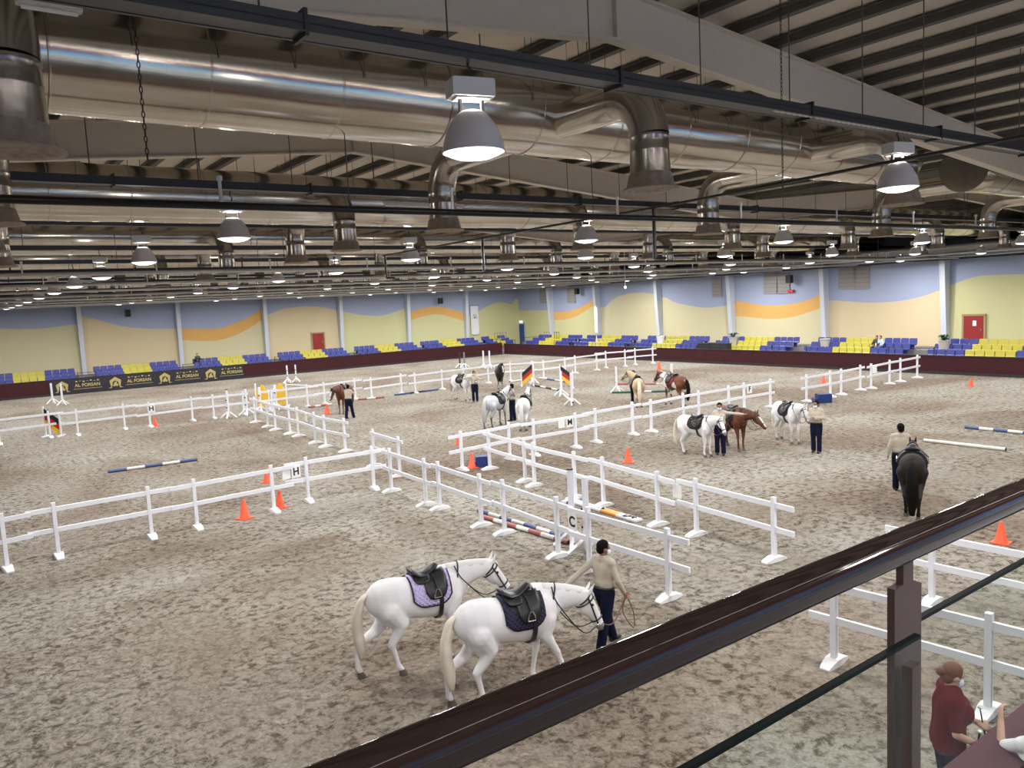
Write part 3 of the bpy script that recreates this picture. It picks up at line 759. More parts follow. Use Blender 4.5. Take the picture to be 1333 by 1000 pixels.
for a, b, x, z, s, ch, lab in (
    ((357, 666), (402, 653), 374, .98, .30, 'H', 'white card with large black letter H on the near left fence'),
    ((357, 666), (402, 653), 361, .98, .26, None, 'blank white card left of the large letter H card'),
    ((727, 725), (768, 743), 741, .93, .30, 'C', 'white card with black letter C on the near middle fence'),
    ((696, 593), (750, 583), 738, 1.0, .30, 'M', 'white card with black letter M on the middle fence'),
    ((696, 593), (750, 583), 727, 1.0, .28, None, 'blank white card left of the letter M card'),
    ((857, 684), (907, 697), 880, .95, .26, None, 'blank white card on the fence right of the orange pole'),
    ((969, 536), (1003, 530), 974, 1.0, .32, 'F', 'white card with small black letter F behind the chestnut horse'),
    ((163, 559), (196, 556), 194, .95, .34, 'H', 'small white card with letter H on the far left fence'),
    ((389, 568), (411, 577), 397, 1.0, .30, None, 'tilted blank white card on the short-spaced fence left of the bay horse'),
    ((1120, 508), (1134, 506), 1137, 1.0, .34, None, 'small blank white card on the far right fence')):
    p, rz = on_line(a, b, x, z); card(p, s, rz, ch, lab)

# ================================================================== JUMPS, POLES, CONES, BLOCKS
def stand_(g, rz, h, label, m=M_white, blackcap=False, sc=1):
    e = empty('jump_stand', g, rz, label, 'jump stand', 'white jump stands')
    bm = bmesh.new(); box(bm, (0, 0, h/2+.05), (.10, .10, h-.1)); bmesh.ops.bevel(bm, geom=bm.edges[:], offset=.01, segments=1); obj('upright', bm, m, e)
    if blackcap:
        bm = bmesh.new(); tube(bm, [(0, 0, h), (0, 0, h+.03)], .07, 14); obj('black_cap', bm, M_dark, e)
    for a in (PI/4, 3*PI/4, 5*PI/4, 7*PI/4):
        bm = bmesh.new(); d = Vector((math.cos(a), math.sin(a), 0))
        tube(bm, [d*.05 + Vector((0, 0, .36)), d*.42 + Vector((0, 0, .04))], .045, 4); obj('brace_leg', bm, M_whitep, e)
    for z in (.6, 1.0):
        bm = bmesh.new(); box(bm, (.075, 0, min(z, h-.2)), (.05, .10, .05)); obj('pole_cup', bm, M_dark, e)
    return e
def rz_px(a, b):
    d = G(*b)-G(*a); return math.atan2(d.y, d.x)
for px, hh, cp, s in (((746, 712), 1.75, True, 'white jump stand with black cap behind the letter C card'), ((765, 722), 1.7, False, 'white jump stand just right of the black capped stand'),
                  ((298, 545), 1.55, True, 'black capped jump stand at left end of the short-spaced fence'), ((322, 541), 1.5, True, 'black capped jump stand at the fence junction left'),
                  ((69, 526), 1.45, False, 'left one of two white jump stands before the dark banner'), ((82, 528), 1.5, False, 'right one of two white jump stands before the dark banner'),
                  ((375, 499), 1.4, False, 'left of two far white jump stands below the red fire door'), ((386, 498), 1.4, False, 'right of two far white jump stands below the red fire door'),
                  ((630, 480), 1.5, False, 'left white jump stand near the far corner'), ((638, 480), 1.5, False, 'right white jump stand near the far corner'),
                  ((803, 511), 1.5, False, 'white jump stand left of the palomino horse'), ((875, 507), 1.5, False, 'white jump stand behind the pinto horse'),
                  ((695, 500), 1.5, False, 'white jump stand beside the left striped wing'), ((731, 516), 1.45, False, 'thin white jump stand left of the right striped wing'), ((745, 528), 1.7, False, 'white jump stand in front of right striped wing'),
                  ((340, 538), 1.45, False, 'white jump stand left of the yellow wings'), ((360, 534), 1.45, False, 'white jump stand between the yellow wings')):
    stand_(G(*px), .4 + px[0]*.01, hh, s, blackcap=cp)
for px, s, m in (((599, 479), 'left thin dark jump stand before the far left barrier', M_dark), ((605, 479), 'right thin grey jump stand before the far left barrier', M_grey)):
    stand_(G(*px), .5, 1.35, s, m)
def wing(g, rz, kind, label, flip=1):
    e = empty('jump_wing', g, rz, label, 'jump wing')
    for x in (-.38, .38):
        bm = bmesh.new(); box(bm, (x, 0, .58 if x*flip > 0 else .78), (.07, .07, 1.1 if x*flip > 0 else 1.5)); obj('wing_post', bm, M_white, e)
        bm = bmesh.new(); box(bm, (x, 0, .05), (.09, .7, .09)); obj('foot', bm, M_white, e)
    cols = (M_fr, ) if kind == 'flag' else ()
    if kind == 'flag':
        for k, m in enumerate((M_letter, M_fr, M_fy)):
            bm = bmesh.new(); z1 = 1.42 - .27*k; dz = .55
            vs = [(-.34*flip, z1-.27), (.34*flip, z1-.27-dz), (.34*flip, z1-dz), (-.34*flip, z1)]
            A = [bm.verts.new((x, -.02, z)) for x, z in vs]; B = [bm.verts.new((x, .02, z)) for x, z in vs]
            bm.faces.new(A); bm.faces.new(B[::-1])
            for i in range(4): bm.faces.new((A[i], B[i], B[(i+1) % 4], A[(i+1) % 4]))
            obj('stripe_board', bm, m, e)
    else:
        bm = bmesh.new(); vs = [(-.33, .15), (.33, .15), (.33, 1.1), (.2, 1.15), (.12, 1.38), (-.05, 1.45), (-.12, 1.2), (-.33, 1.12)]
        A = [bm.verts.new((x, -.02, z)) for x, z in vs]; B = [bm.verts.new((x, .02, z)) for x, z in vs]; bm.faces.new(A); bm.faces.new(B[::-1])
        for i in range(len(vs)): bm.faces.new((A[i], B[i], B[(i+1) % len(vs)], A[(i+1) % len(vs)]))
        obj('shaped_board', bm, M_fy, e)
rzs = math.atan2(CR.y, CR.x)
wing(G(70, 569), rzs, 'flag', 'black, red and yellow striped jump wing behind the far left fence')
wing(G(687, 503), rzs, 'flag', 'left black, red and yellow striped jump wing at centre', -1)
wing(G(738, 506), rzs, 'flag', 'right black, red and yellow striped jump wing at centre')
wing(G(343, 533), rzs-.1, 'shaped', 'left yellow shaped jump wing behind the left fence')
wing(G(366, 530), rzs-.1, 'shaped', 'right yellow shaped jump wing behind the left fence', -1)
def pole(a, b, cols, label, z=.06, r=.055, n=None):
    A, B = G(*a, z), G(*b, z); d = B-A; e = empty('jump_pole', (A+B)/2 - Vector((0, 0, z)), math.atan2(d.y, d.x), label, 'pole', 'jump poles on the sand')
    L = d.length; n = n or len(cols)
    bm = bmesh.new(); ms = []
    for m in cols:
        if m not in ms: ms.append(m)
    for k in range(n):
        x0, x1 = -L/2+L*k/n, -L/2+L*(k+1)/n; tube(bm, [(x0, 0, z), (x1, 0, z)], r, 14, mi=ms.index(cols[k % len(cols)]))
    obj('striped_pole', bm, ms, e, smooth=False)
    for s in (-1, 1):
        bm = bmesh.new(); tube(bm, [(s*L/2, 0, z), (s*(L/2+.015), 0, z)], r*.9, 14); obj('end_cap', bm, M_dark, e)
pole((141, 614), (256, 598), [M_pb, M_pw], 'blue and white striped pole lying on the sand at left', n=5)
pole((630, 673), (740, 706), [M_pr, M_pw], 'faded red and white pole lying by the C fence', n=7)
pole((623, 665), (735, 699), [M_pb, M_pw], 'blue and white pole lying just behind the red and white one', n=7)
pole((1203, 573), (1309, 585), [M_pw], 'plain white pole lying at right behind the dark horse')
pole((1257, 556), (1352, 565), [M_pb, M_pw], 'blue and white pole lying at the right edge', n=5)
pole((797, 511), (874, 509), [M_pg, M_pw], 'green and white pole lying left of the pinto horse', n=3)
pole((803, 500), (872, 500), [M_pr, M_pw], 'red and white pole raised between two stands behind the palomino', z=.45, n=4)
pole((697, 502), (734, 509), [M_dark, M_pw], 'dark and white pole lying between the striped wings', n=5)
pole((702, 492), (745, 498), [M_pw, M_pb], 'white and blue pole lying behind the striped wings', n=4)
pole((733, 513), (746, 524), [M_pw], 'short looking white pole between two stands at centre', z=.4)
pole((372, 501), (412, 503), [M_pw], 'white pole lying below the red fire door')
pole((402, 530), (432, 526), [M_pr, M_pw], 'red and white pole lying left of the bay horse', n=4)
pole((466, 520), (500, 517), [M_pr, M_pw], 'red and white pole lying right of the bay horse', n=3)
pole((514, 514), (570, 507), [M_pb, M_dark], 'dark blue pole lying behind the fence at centre left', n=3)
pole((664, 497), (690, 493), [M_pw], 'white pole lying right of the dark facing horse')
# flat patterned plank
A, B = G(742, 653), G(832, 680); d = B-A
e = empty('jump_plank', (A+B)/2, math.atan2(d.y, d.x), 'flat white plank with orange middle and dark spots lying on sand', 'plank')
bm = bmesh.new(); box(bm, (0, 0, .04), (d.length, .22, .05), mi=0); box(bm, (d.length*.12, -.001, .0415), (d.length*.22, .224, .052), mi=1)
rn = random.Random(3)
for k in range(16):
    x = rn.choice([rn.uniform(-.08, .02), rn.uniform(.26, .45)])*d.length
    tube(bm, [(x, rn.uniform(-.09, .09), .06), (x+.01, rn.uniform(-.09, .09), .068)], rn.uniform(.015, .03), 7, mi=2)
obj('plank_board', bm, [M_white, mat('plank_orange', (.75, .30, .06), .5), M_letter], e)
bm = bmesh.new(); box(bm, (-d.length*.5, .02, .03), (.12, .5, .06)); obj('support_foot', bm, M_white, e)

def cone(g, h, label):
    e = empty('traffic_cone', g, random.uniform(0, 1.5), label, 'cone', 'orange traffic cones')
    bm = bmesh.new(); lathe(bm, [(.145*h/.5, .02), (.135*h/.5, .03), (.035*h/.5, h-.02), (.025*h/.5, h), (.0, h)], 20); obj('cone_body', bm, M_orange, e, smooth=True)
    bm = bmesh.new(); box(bm, (0, 0, .013), (.36*h/.5, .36*h/.5, .026)); bmesh.ops.bevel(bm, geom=bm.edges[:], offset=.01, segments=1); obj('cone_base', bm, M_orange, e)
for px, h, s in (((319, 675), .52, 'orange cone in front of the H fence, left of the pair'), ((365, 661), .50, 'orange cone right behind the post by the H card'), ((348, 628), .48, 'orange cone behind the H fence'),
                 ((615, 609), .50, 'orange cone beside the dark blue block at centre'), ((597, 579), .45, 'small orange cone behind left end of the M fence'), ((818, 602), .50, 'orange cone on the sand left of the white pony'),
                 ((1303, 707), .46, 'orange cone at right above the handrail'), ((1072, 499), .45, 'orange cone behind the far right fence'), ((1264, 503), .42, 'faint orange cone before the right barrier'),
                 ((858, 481), .6, 'orange cone standing before the right barrier at centre'), ((426, 539), .55, 'orange cone left of the bay horse'), ((202, 555), .5, 'orange cone behind small letter H at far left')):
    cone(G(*px), h, s)
def block(g, rz, s, label):
    e = empty('mounting_block', g, rz, label, 'mounting block')
    x, y, z = s; bm = bmesh.new()
    box(bm, (0, 0, z/2), (x, y, z)); bmesh.ops.bevel(bm, geom=bm.edges[:], offset=.03, segments=2); obj('block_body', bm, M_boxb, e, smooth=False)
    bm = bmesh.new(); box(bm, (-x*.62, 0, z*.27), (x*.3, y*.9, z*.5)); bmesh.ops.bevel(bm, geom=bm.edges[:], offset=.02, segments=2); obj('step', bm, M_boxb, e)
block(G(627, 607), rzs+.1, (.40, .42, .36), 'dark blue plastic mounting block beside an orange cone')
block(G(1072, 524), rzs, (.62, .5, .42), 'blue mounting block at the foot of the far right fence')
# ================================================================== THINGS ON THE WALLS
def wallbox(fr, t, off, z, s, m, name, label, cat, group=None, parts=()):
    n = -fr.n; rz = math.atan2(n.y, n.x) + PI/2      # local -y points into the hall
    e = empty(name, fr.p(t, off, z), rz, label, cat, group)
    bm = bmesh.new(); box(bm, (0, 0, 0), s); bmesh.ops.bevel(bm, geom=bm.edges[:], offset=min(s)*.12, segments=1); obj(name + '_body', bm, m, e)
    for nm, c, ss, mm in parts:
        bm = bmesh.new(); box(bm, c, ss); obj(nm, bm, mm, e)
    return e
def hitat(fr, x, y): return fr.hit(x, y, OFF)
for fr, x, y, s in ((LF, 165, 408, 'black loudspeaker high on the left wall beside the first column'), (LF, 570, 392, 'black loudspeaker above the orange arch on left wall'), (RF, 1034, 363, 'black loudspeaker above the red beacon on right wall'), (RF, 757, 379, 'small black speaker near far corner of the right wall')):
    t, z = hitat(fr, x, y)
    wallbox(fr, t, OFF-.62, z, (.42, .40, .62), M_dark, 'loudspeaker', s, 'loudspeaker', 'black wall loudspeakers', [('speaker_grille', (0, -.205, 0), (.34, .012, .52), M_kick), ('bracket', (0, .27, 0), (.08, .22, .08), M_dark)])
M_vent = mat('vent_beige', (.33, .31, .30), .7)
for x, y, w, s in ((934, 376, 1.0, 'grey wall vent left of the fourth right column'), (950, 376, .5, 'narrow grey wall vent touching the fourth right column'), (1004, 371, 1.35, 'left grey wall vent of the pair over orange smile'), (1020, 371, 1.2, 'right grey wall vent of the pair over orange smile'), (1104, 364, 1.4, 'left grey wall vent of pair in the plain bay'), (1122, 364, 1.2, 'right grey wall vent of pair in the plain bay'), (707, 387, 1.0, 'grey wall vent left of the first right column'), (744, 386, 1.3, 'grey wall vent right of the first right column')):
    t, z = hitat(RF, x, y)
    wallbox(RF, t, OFF-.06, z+.1, (w, .08, 1.55), M_vent, 'wall_vent', s, 'vent', 'grey wall vents', [('louvre', (0, -.045, -.6+.3*k), (w*.9, .02, .03), M_grey) for k in range(5)])
t, z = hitat(RF, 1031, 379); wallbox(RF, t, OFF-.13, z, (.5, .2, .2), mat('beacon_red', (.7, .01, .06), .4), 'alarm_beacon', 'small red alarm beacon below the loudspeaker on the right wall', 'beacon')
# doors
def door(fr, xm, yt, yb, w, m, name, label, frame_m):
    t, z0 = hitat(fr, xm, yb); _, z1 = hitat(fr, xm, yt); h = z1-z0
    n = -fr.n; rz = math.atan2(n.y, n.x) + PI/2
    e = empty(name, fr.p(t, OFF-.05, z0), rz); e['kind'] = 'structure'
    bm = bmesh.new(); box(bm, (0, 0, h/2), (w, .06, h)); obj('door_leaf', bm, m, e)
    bm = bmesh.new()
    for s in (-1, 1): box(bm, (s*(w/2+.06), -.01, h/2), (.12, .10, h+.1))
    box(bm, (0, -.01, h+.05), (w+.24, .10, .12)); obj('door_frame', bm, frame_m, e)
    bm = bmesh.new(); box(bm, (w*.38, -.05, h*.48), (.05, .05, .16)); obj('door_handle', bm, M_metal, e)
    return e, w, h
M_frame = mat('tan_frame', (.40, .28, .14), .6)
e, w_, h_ = door(LF, 415, 434, 456, 1.15, M_red, 'door_1', '', M_frame)
bm = bmesh.new(); box(bm, (-.2, -.04, h_*.75), (.22, .01, .28)); obj('fire_sign', bm, M_fr, e)
e, w_, h_ = door(RF, 1268, 411, 446, 1.2, M_red, 'door_2', '', M_frame)
bm = bmesh.new(); box(bm, (.05, -.04, h_*.72), (.22, .01, .34)); obj('fire_sign', bm, M_whitep, e)
e, w_, h_ = door(RF, 681, 422, 448, 1.0, mat('door_dark_blue', (.02, .06, .20), .5), 'door_3', '', M_wb)
t, z = RF.hit(679, 419, OFF)
wallbox(RF, t, OFF-.1, z, (.5, .1, .24), mat('sign_light', (.9, .95, .92), .5, emit=((.9, 1, .95), 1.2)), 'exit_sign', 'small lit white sign above the dark blue door', 'sign')
# hanging banner on the left wall
t, z1 = LF.hit(617, 398, OFF-.15); _, z0 = LF.hit(617, 436, OFF-.15); n = -LF.n; rzL = math.atan2(n.y, n.x) + PI/2
e = empty('hanging_banner', LF.p(t, OFF-.15, z0), rzL, 'tall white banner with small round emblem hanging on left wall', 'banner')
bm = bmesh.new(); hh = z1-z0
A = [(-.5, .12), (-.3, .03), (0, 0), (.3, .03), (.5, .12), (.5, hh), (-.5, hh)]
a = [bm.verts.new((x, -.01, z)) for x, z in A]; b = [bm.verts.new((x, .01, z)) for x, z in A]; bm.faces.new(a); bm.faces.new(b[::-1])
for i in range(7): bm.faces.new((a[i], b[i], b[(i+1) % 7], a[(i+1) % 7]))
obj('banner_cloth', bm, M_whsh, e)
bm = bmesh.new(); pts = [(.22*math.cos(q), -.02, hh*.62 + .22*math.sin(q)) for q in [(-.2 + 1.13*k/10)*PI*1.06 for k in range(11)]]; tube(bm, pts, .03, 6); tube(bm, [(-.3, -.02, hh*.56), (-.2, -.02, hh*.57)], .025, 6); tube(bm, [(.3, -.02, hh*.56), (.2, -.02, hh*.57)], .025, 6)
ell(bm, (0, -.02, hh*.60), (.10, .02, .13)); obj('round_emblem', bm, M_grey, e)
bm = bmesh.new(); tube(bm, [(-.55, 0, hh), (.55, 0, hh)], .025, 8); obj('banner_rod', bm, M_dark, e)
# tall thin white feather pole by the right stand
t, z0 = RF.hit(777, 449, 1.0); _, z1 = RF.hit(776, 398, 1.0)
e = empty('flag_pole', RF.p(t, 1.0, .12), 0, 'tall thin white furled flag pole behind the right barrier', 'flag pole')
bm = bmesh.new(); tube(bm, [(0, 0, 0), (0, 0, z1-.12)], .035, 8); obj('pole', bm, M_whitep, e)
bm = bmesh.new(); tube(bm, [(0, 0, 1.9), (0, 0, 2.2), (0, 0, 4.4), (.0, 0, z1-.2)], [.06, .15, .15, .03], 10); obj('furled_flag', bm, M_whsh, e, smooth=True)
bm = bmesh.new(); tube(bm, [(0, 0, 0), (0, 0, .06)], .2, 14); obj('base', bm, M_grey, e)
# bulb on a rod over the centre
p = PY(814, 374, 30); e = empty('pendant_bulb', p, 0, 'small glowing bulb on a thin rod near photo centre top', 'lamp')
bm = bmesh.new(); ell(bm, (0, 0, 0), (.06, .06, .08)); obj('bulb', bm, M_lens, e, smooth=True)
bm = bmesh.new(); tube(bm, [(0, 0, .1), (0, 0, roofz(p.x)-p.z)], .015, 6); obj('rod', bm, M_pipew, e)
# planters
def planter(t, off, z, label, m, h=.95, leafy=True):
    e = empty('potted_plant', RF.p(t, off, z), 0, label, 'potted plant', 'tall pots on the right stand')
    bm = bmesh.new(); lathe(bm, [(.0, 0), (.24, 0), (.34, h-.05), (.37, h-.05), (.37, h), (.31, h), (.29, h-.06), (0, h-.06)], 20); obj('pot', bm, m, e)
    if leafy:
        rn = random.Random(int(t)); bm = bmesh.new()
        for k in range(26):
            a = rn.uniform(0, 2*PI); L = rn.uniform(.35, .62); d = Vector((math.cos(a), math.sin(a), 0)); s = Vector((-d.y, d.x, 0)); up = rn.uniform(.2, .7)
            P0 = [Vector((0, 0, h-.05)), d*L*.5 + Vector((0, 0, h+up*.5)), d*L + Vector((0, 0, h+up*.35))]
            for q0, q1, w0, w1 in ((P0[0], P0[1], .015, .05), (P0[1], P0[2], .05, .006)):
                vv = [bm.verts.new(v) for v in (q0-s*w0, q0+s*w0, q1+s*w1, q1-s*w1)]; bm.faces.new(vv)
                v2 = [bm.verts.new(v + Vector((0, 0, -.004))) for v in (q0-s*w0, q0+s*w0, q1+s*w1, q1-s*w1)]; bm.faces.new(v2[::-1])
        obj('foliage', bm, M_leaf, e)
M_pot = mat('pot_beige', (.50, .48, .43), .5)
planter(RF.hit(1231, 440, 2.7)[0], 2.52, .86, 'pale pot with green plant left of the red door', M_pot)
planter(RF.hit(1076, 450, 2.7)[0], 2.52, .86, 'pale pot right of the orange smile bay', M_pot, .95, False)
planter(RF.hit(957, 445, 2.7)[0], 2.52, .86, 'pale pot with sparse plant by the fourth right column', M_pot, 1.0, True)
planter(RF.hit(862, 448, 2.7)[0], 2.52, .86, 'pale pot right of the round arch bay', M_whitep, 1.0, False)
# boxes, frames and cage stands on the right stand
t, z = RF.hit(930, 453, .8); wallbox(RF, t, .8, .96, (2.9, .5, 1.0), M_dark, 'equipment_case', 'long dark equipment case on the right stand below two vents', 'case', None, [('case_lid', (0, 0, .52), (2.94, .54, .05), M_kick)])
for fr, x, y, s, m in ((RF, 712, 447, 'wire cage frame left of first right column', M_grey), (RF, 725, 444, 'dark wire cage frame right of first right column', M_dark), (LF, 648, 440, 'taller wire cage frame on the left stand by the corner', M_grey), (LF, 655, 443, 'lower wire cage frame on the left stand by the corner', M_grey)):
    t, z = fr.hit(x, y, 2.6)
    e = empty('cage_frame', fr.p(t, 2.6, .86), fr.rz, s, 'frame', 'wire cage frames by the far corner')
    for a, b in (((-.4, 0, 0), (-.4, 0, 1.3)), ((.4, 0, 0), (.4, 0, 1.3)), ((-.4, 0, 1.3), (.4, 0, 1.3)), ((-.4, 0, .7), (.4, 0, .7)), ((0, 0, 0), (0, 0, 1.3))):
        bm = bmesh.new(); tube(bm, [a, b], .025, 6); obj('bar', bm, m, e)

# dark banner on the left barrier with four printed emblems
tA, _ = LF.hit(63, 500, 0); tB, _ = LF.hit(316, 480, 0); L = tA-tB
e = empty('barrier_banner', LF.p((tA+tB)/2, -.08, .62), rzL, 'long dark banner with gold horseshoe emblems and lettering on left barrier', 'banner')
bm = bmesh.new(); box(bm, (0, 0, 0), (L, .02, 1.12)); obj('banner_sheet', bm, M_navyb, e)
for i, x in enumerate((80, 150, 215, 275)):
    t, _ = LF.hit(x, 495, -.1); cx = -((t - (tA+tB)/2)); k = 1.0
    # local x: towards the photo's right = decreasing t
    bm = bmesh.new()
    out = [(-.55, -.40), (-.34, -.33), (-.42, .18), (-.24, .30), (0, .46), (.24, .30), (.42, .18), (.34, -.33), (.55, -.40), (.30, -.42), (.22, -.1), (.20, .06), (0, .18), (-.20, .06), (-.22, -.1), (-.30, -.42)]
    left = [0, 1, 2, 3, 4, 12, 13, 14, 15]; right = [4, 5, 6, 7, 8, 9, 10, 11, 12]
    for ids in (left, right):
        a = [bm.verts.new((cx + out[j][0], -.020, out[j][1])) for j in ids]; bm.faces.new(a)
    for ax, az, sx, sz in ((0, -.1, .10, .16), (-.1, -.2, .09, .10), (.1, -.2, .09, .10), (.05, .02, .05, .07)): ell(bm, (cx+ax, -.018, az), (sx, .006, sz))
    obj('gold_emblem', bm, M_gold, e)
    bm = text_bm('AL FORSAN', .34, .003); bmesh.ops.transform(bm, matrix=Matrix.Translation((cx + 1.75, -.020, .02)) @ Matrix.Rotation(PI/2, 4, 'X'), verts=bm.verts); obj('lettering', bm, M_gold, e)
    bm = bmesh.new(); box(bm, (cx+1.75, -.016, -.25), (2.0, .006, .03))
    for j in range(7): box(bm, (cx+1.0+.25*j, -.016, .34+.03*math.sin(j*2.1)), (.14, .006, .035 if j % 2 else .10))
    obj('fine_print', bm, M_gold, e)
# ================================================================== HORSES
def coat(name, c1, c2, leg=None, zl=.55, patch=None, pscale=1.2, pthr=.5, rough=.6):
    m = bpy.data.materials.new(name); m.use_nodes = True; n = m.node_tree.nodes; l = m.node_tree.links
    b = n['Principled BSDF']; b.inputs['Roughness'].default_value = rough; b.inputs['Specular IOR Level'].default_value = .3
    tc = n.new('ShaderNodeTexCoord')
    def noise(s, d=4):
        x = n.new('ShaderNodeTexNoise'); x.inputs['Scale'].default_value = s; x.inputs['Detail'].default_value = d; l.new(tc.outputs['Object'], x.inputs['Vector']); return x.outputs[0]
    def mix(f, a, c):
        x = n.new('ShaderNodeMix'); x.data_type = 'RGBA'; l.new(f, x.inputs[0])
        for i, v in ((6, a), (7, c)):
            if isinstance(v, tuple): x.inputs[i].default_value = (*v, 1)
            else: l.new(v, x.inputs[i])
        return x.outputs[2]
    def rng(src, a, c):
        x = n.new('ShaderNodeMapRange'); x.inputs[1].default_value = a; x.inputs[2].default_value = c; l.new(src, x.inputs[0]); return x.outputs[0]
    cur = mix(rng(noise(3), .35, .65), c1, c2)
    if patch: cur = mix(rng(noise(pscale, 2), pthr-.01, pthr+.01), cur, patch)
    if leg:
        sp = n.new('ShaderNodeSeparateXYZ'); l.new(tc.outputs['Object'], sp.inputs[0])
        cur = mix(rng(sp.outputs[2], zl+.15, zl-.15), cur, leg)
    l.new(cur, b.inputs['Base Color'])
    bp = n.new('ShaderNodeBump'); bp.inputs['Strength'].default_value = .15; bp.inputs['Distance'].default_value = .01; l.new(noise(40, 2), bp.inputs['Height']); l.new(bp.outputs[0], b.inputs['Normal'])
    return m
TORSO = [(-.86, 1.18, .05, .05), (-.82, 1.19, .15, .12), (-.72, 1.18, .25, .205), (-.58, 1.16, .315, .265), (-.40, 1.145, .325, .285), (-.20, 1.12, .315, .285),
         (.0, 1.09, .325, .29), (.20, 1.085, .345, .29), (.36, 1.105, .365, .265), (.50, 1.13, .33, .235), (.62, 1.15, .25, .19), (.72, 1.15, .15, .12), (.76, 1.15, .05, .04)]
def torso_at(x):
    for a, b in zip(TORSO, TORSO[1:]):
        if a[0] <= x <= b[0]:
            f = (x-a[0])/(b[0]-a[0]); f = f*f*(3-2*f); return [a[i] + (b[i]-a[i])*f for i in (1, 2, 3)]
    return TORSO[-1][1:]
def surf(x, phi, off):
    zc, h, w_ = torso_at(x); return Vector((x, (w_+off)*math.sin(phi), zc + (h+off)*math.cos(phi)))
def drape(bm, x0, x1, p0, p1, off, th=.018, nx=8, nph=14, corner=0):
    """a cloth/leather sheet lying on the barrel between angles p0..p1 (from the spine)"""
    T = []; Bt = []
    for i in range(nx+1):
        x = x0 + (x1-x0)*i/nx; ra = []; rb = []
        e = min(i, nx-i)/nx; k = 1 - corner*max(0, (.25-e)/.25)**2
        for j in range(nph+1):
            ph = (p0 + (p1-p0)*j/nph)
            ph *= k
            q = surf(x, ph, off+th); r = surf(x, ph, off)
            ra.append(bm.verts.new(q)); rb.append(bm.verts.new(r))
        T.append(ra); Bt.append(rb)
    for i in range(nx):
        for j in range(nph):
            bm.faces.new((T[i][j], T[i+1][j], T[i+1][j+1], T[i][j+1])); bm.faces.new((Bt[i][j], Bt[i][j+1], Bt[i+1][j+1], Bt[i+1][j]))
    for i in range(nx):
        for j in (0, nph):
            bm.faces.new((T[i][j], Bt[i][j], Bt[i+1][j], T[i+1][j]))
    for j in range(nph):
        for i in (0, nx): bm.faces.new((T[i][j], T[i][j+1], Bt[i][j+1], Bt[i][j]))
def quilt_mat(name, c):
    m = mat(name, c, .8); n = m.node_tree.nodes; l = m.node_tree.links
    b = n['Principled BSDF']; tc = n.new('ShaderNodeTexCoord'); mp = n.new('ShaderNodeMapping'); mp.inputs['Rotation'].default_value = (0, PI/4, 0); mp.inputs['Scale'].default_value = (18, 0, 18)
    l.new(tc.outputs['Object'], mp.inputs[0]); w1 = n.new('ShaderNodeTexWave'); w2 = n.new('ShaderNodeTexWave'); w1.bands_direction = 'X'; w2.bands_direction = 'Z'
    for x in (w1, w2): x.inputs['Scale'].default_value = .35; l.new(mp.outputs[0], x.inputs['Vector'])
    mn = n.new('ShaderNodeMath'); mn.operation = 'MINIMUM'; l.new(w1.outputs[1], mn.inputs[0]); l.new(w2.outputs[1], mn.inputs[1])
    bp = n.new('ShaderNodeBump'); bp.inputs['Distance'].default_value = .012; l.new(mn.outputs[0], bp.inputs['Height']); l.new(bp.outputs[0], b.inputs['Normal'])
    return m
def head_frame(neck_el, neck_yaw, head_el, head_yaw, L=.70):
    nd = Vector((math.cos(neck_el)*math.cos(neck_yaw), math.cos(neck_el)*math.sin(neck_yaw), math.sin(neck_el)))
    nb = Vector((.47, 0, 1.24)); poll = nb + nd*L
    hd = Vector((math.cos(head_el)*math.cos(head_yaw), math.cos(head_el)*math.sin(head_yaw), math.sin(head_el)))
    return nb, nd, poll, hd
HEAD = [(-.07, .085, .075, .0), (.0, .12, .092, -.02), (.10, .145, .098, -.035), (.20, .135, .092, -.035), (.30, .102, .073, -.01), (.40, .080, .060, .0), (.48, .076, .060, -.004), (.54, .066, .056, -.008), (.585, .040, .036, -.012)]
NECK = [(-.16, .30, .17), (.0, .285, .155), (.18, .235, .125), (.36, .19, .10), (.54, .155, .086), (.70, .13, .082), (.74, .11, .078)]
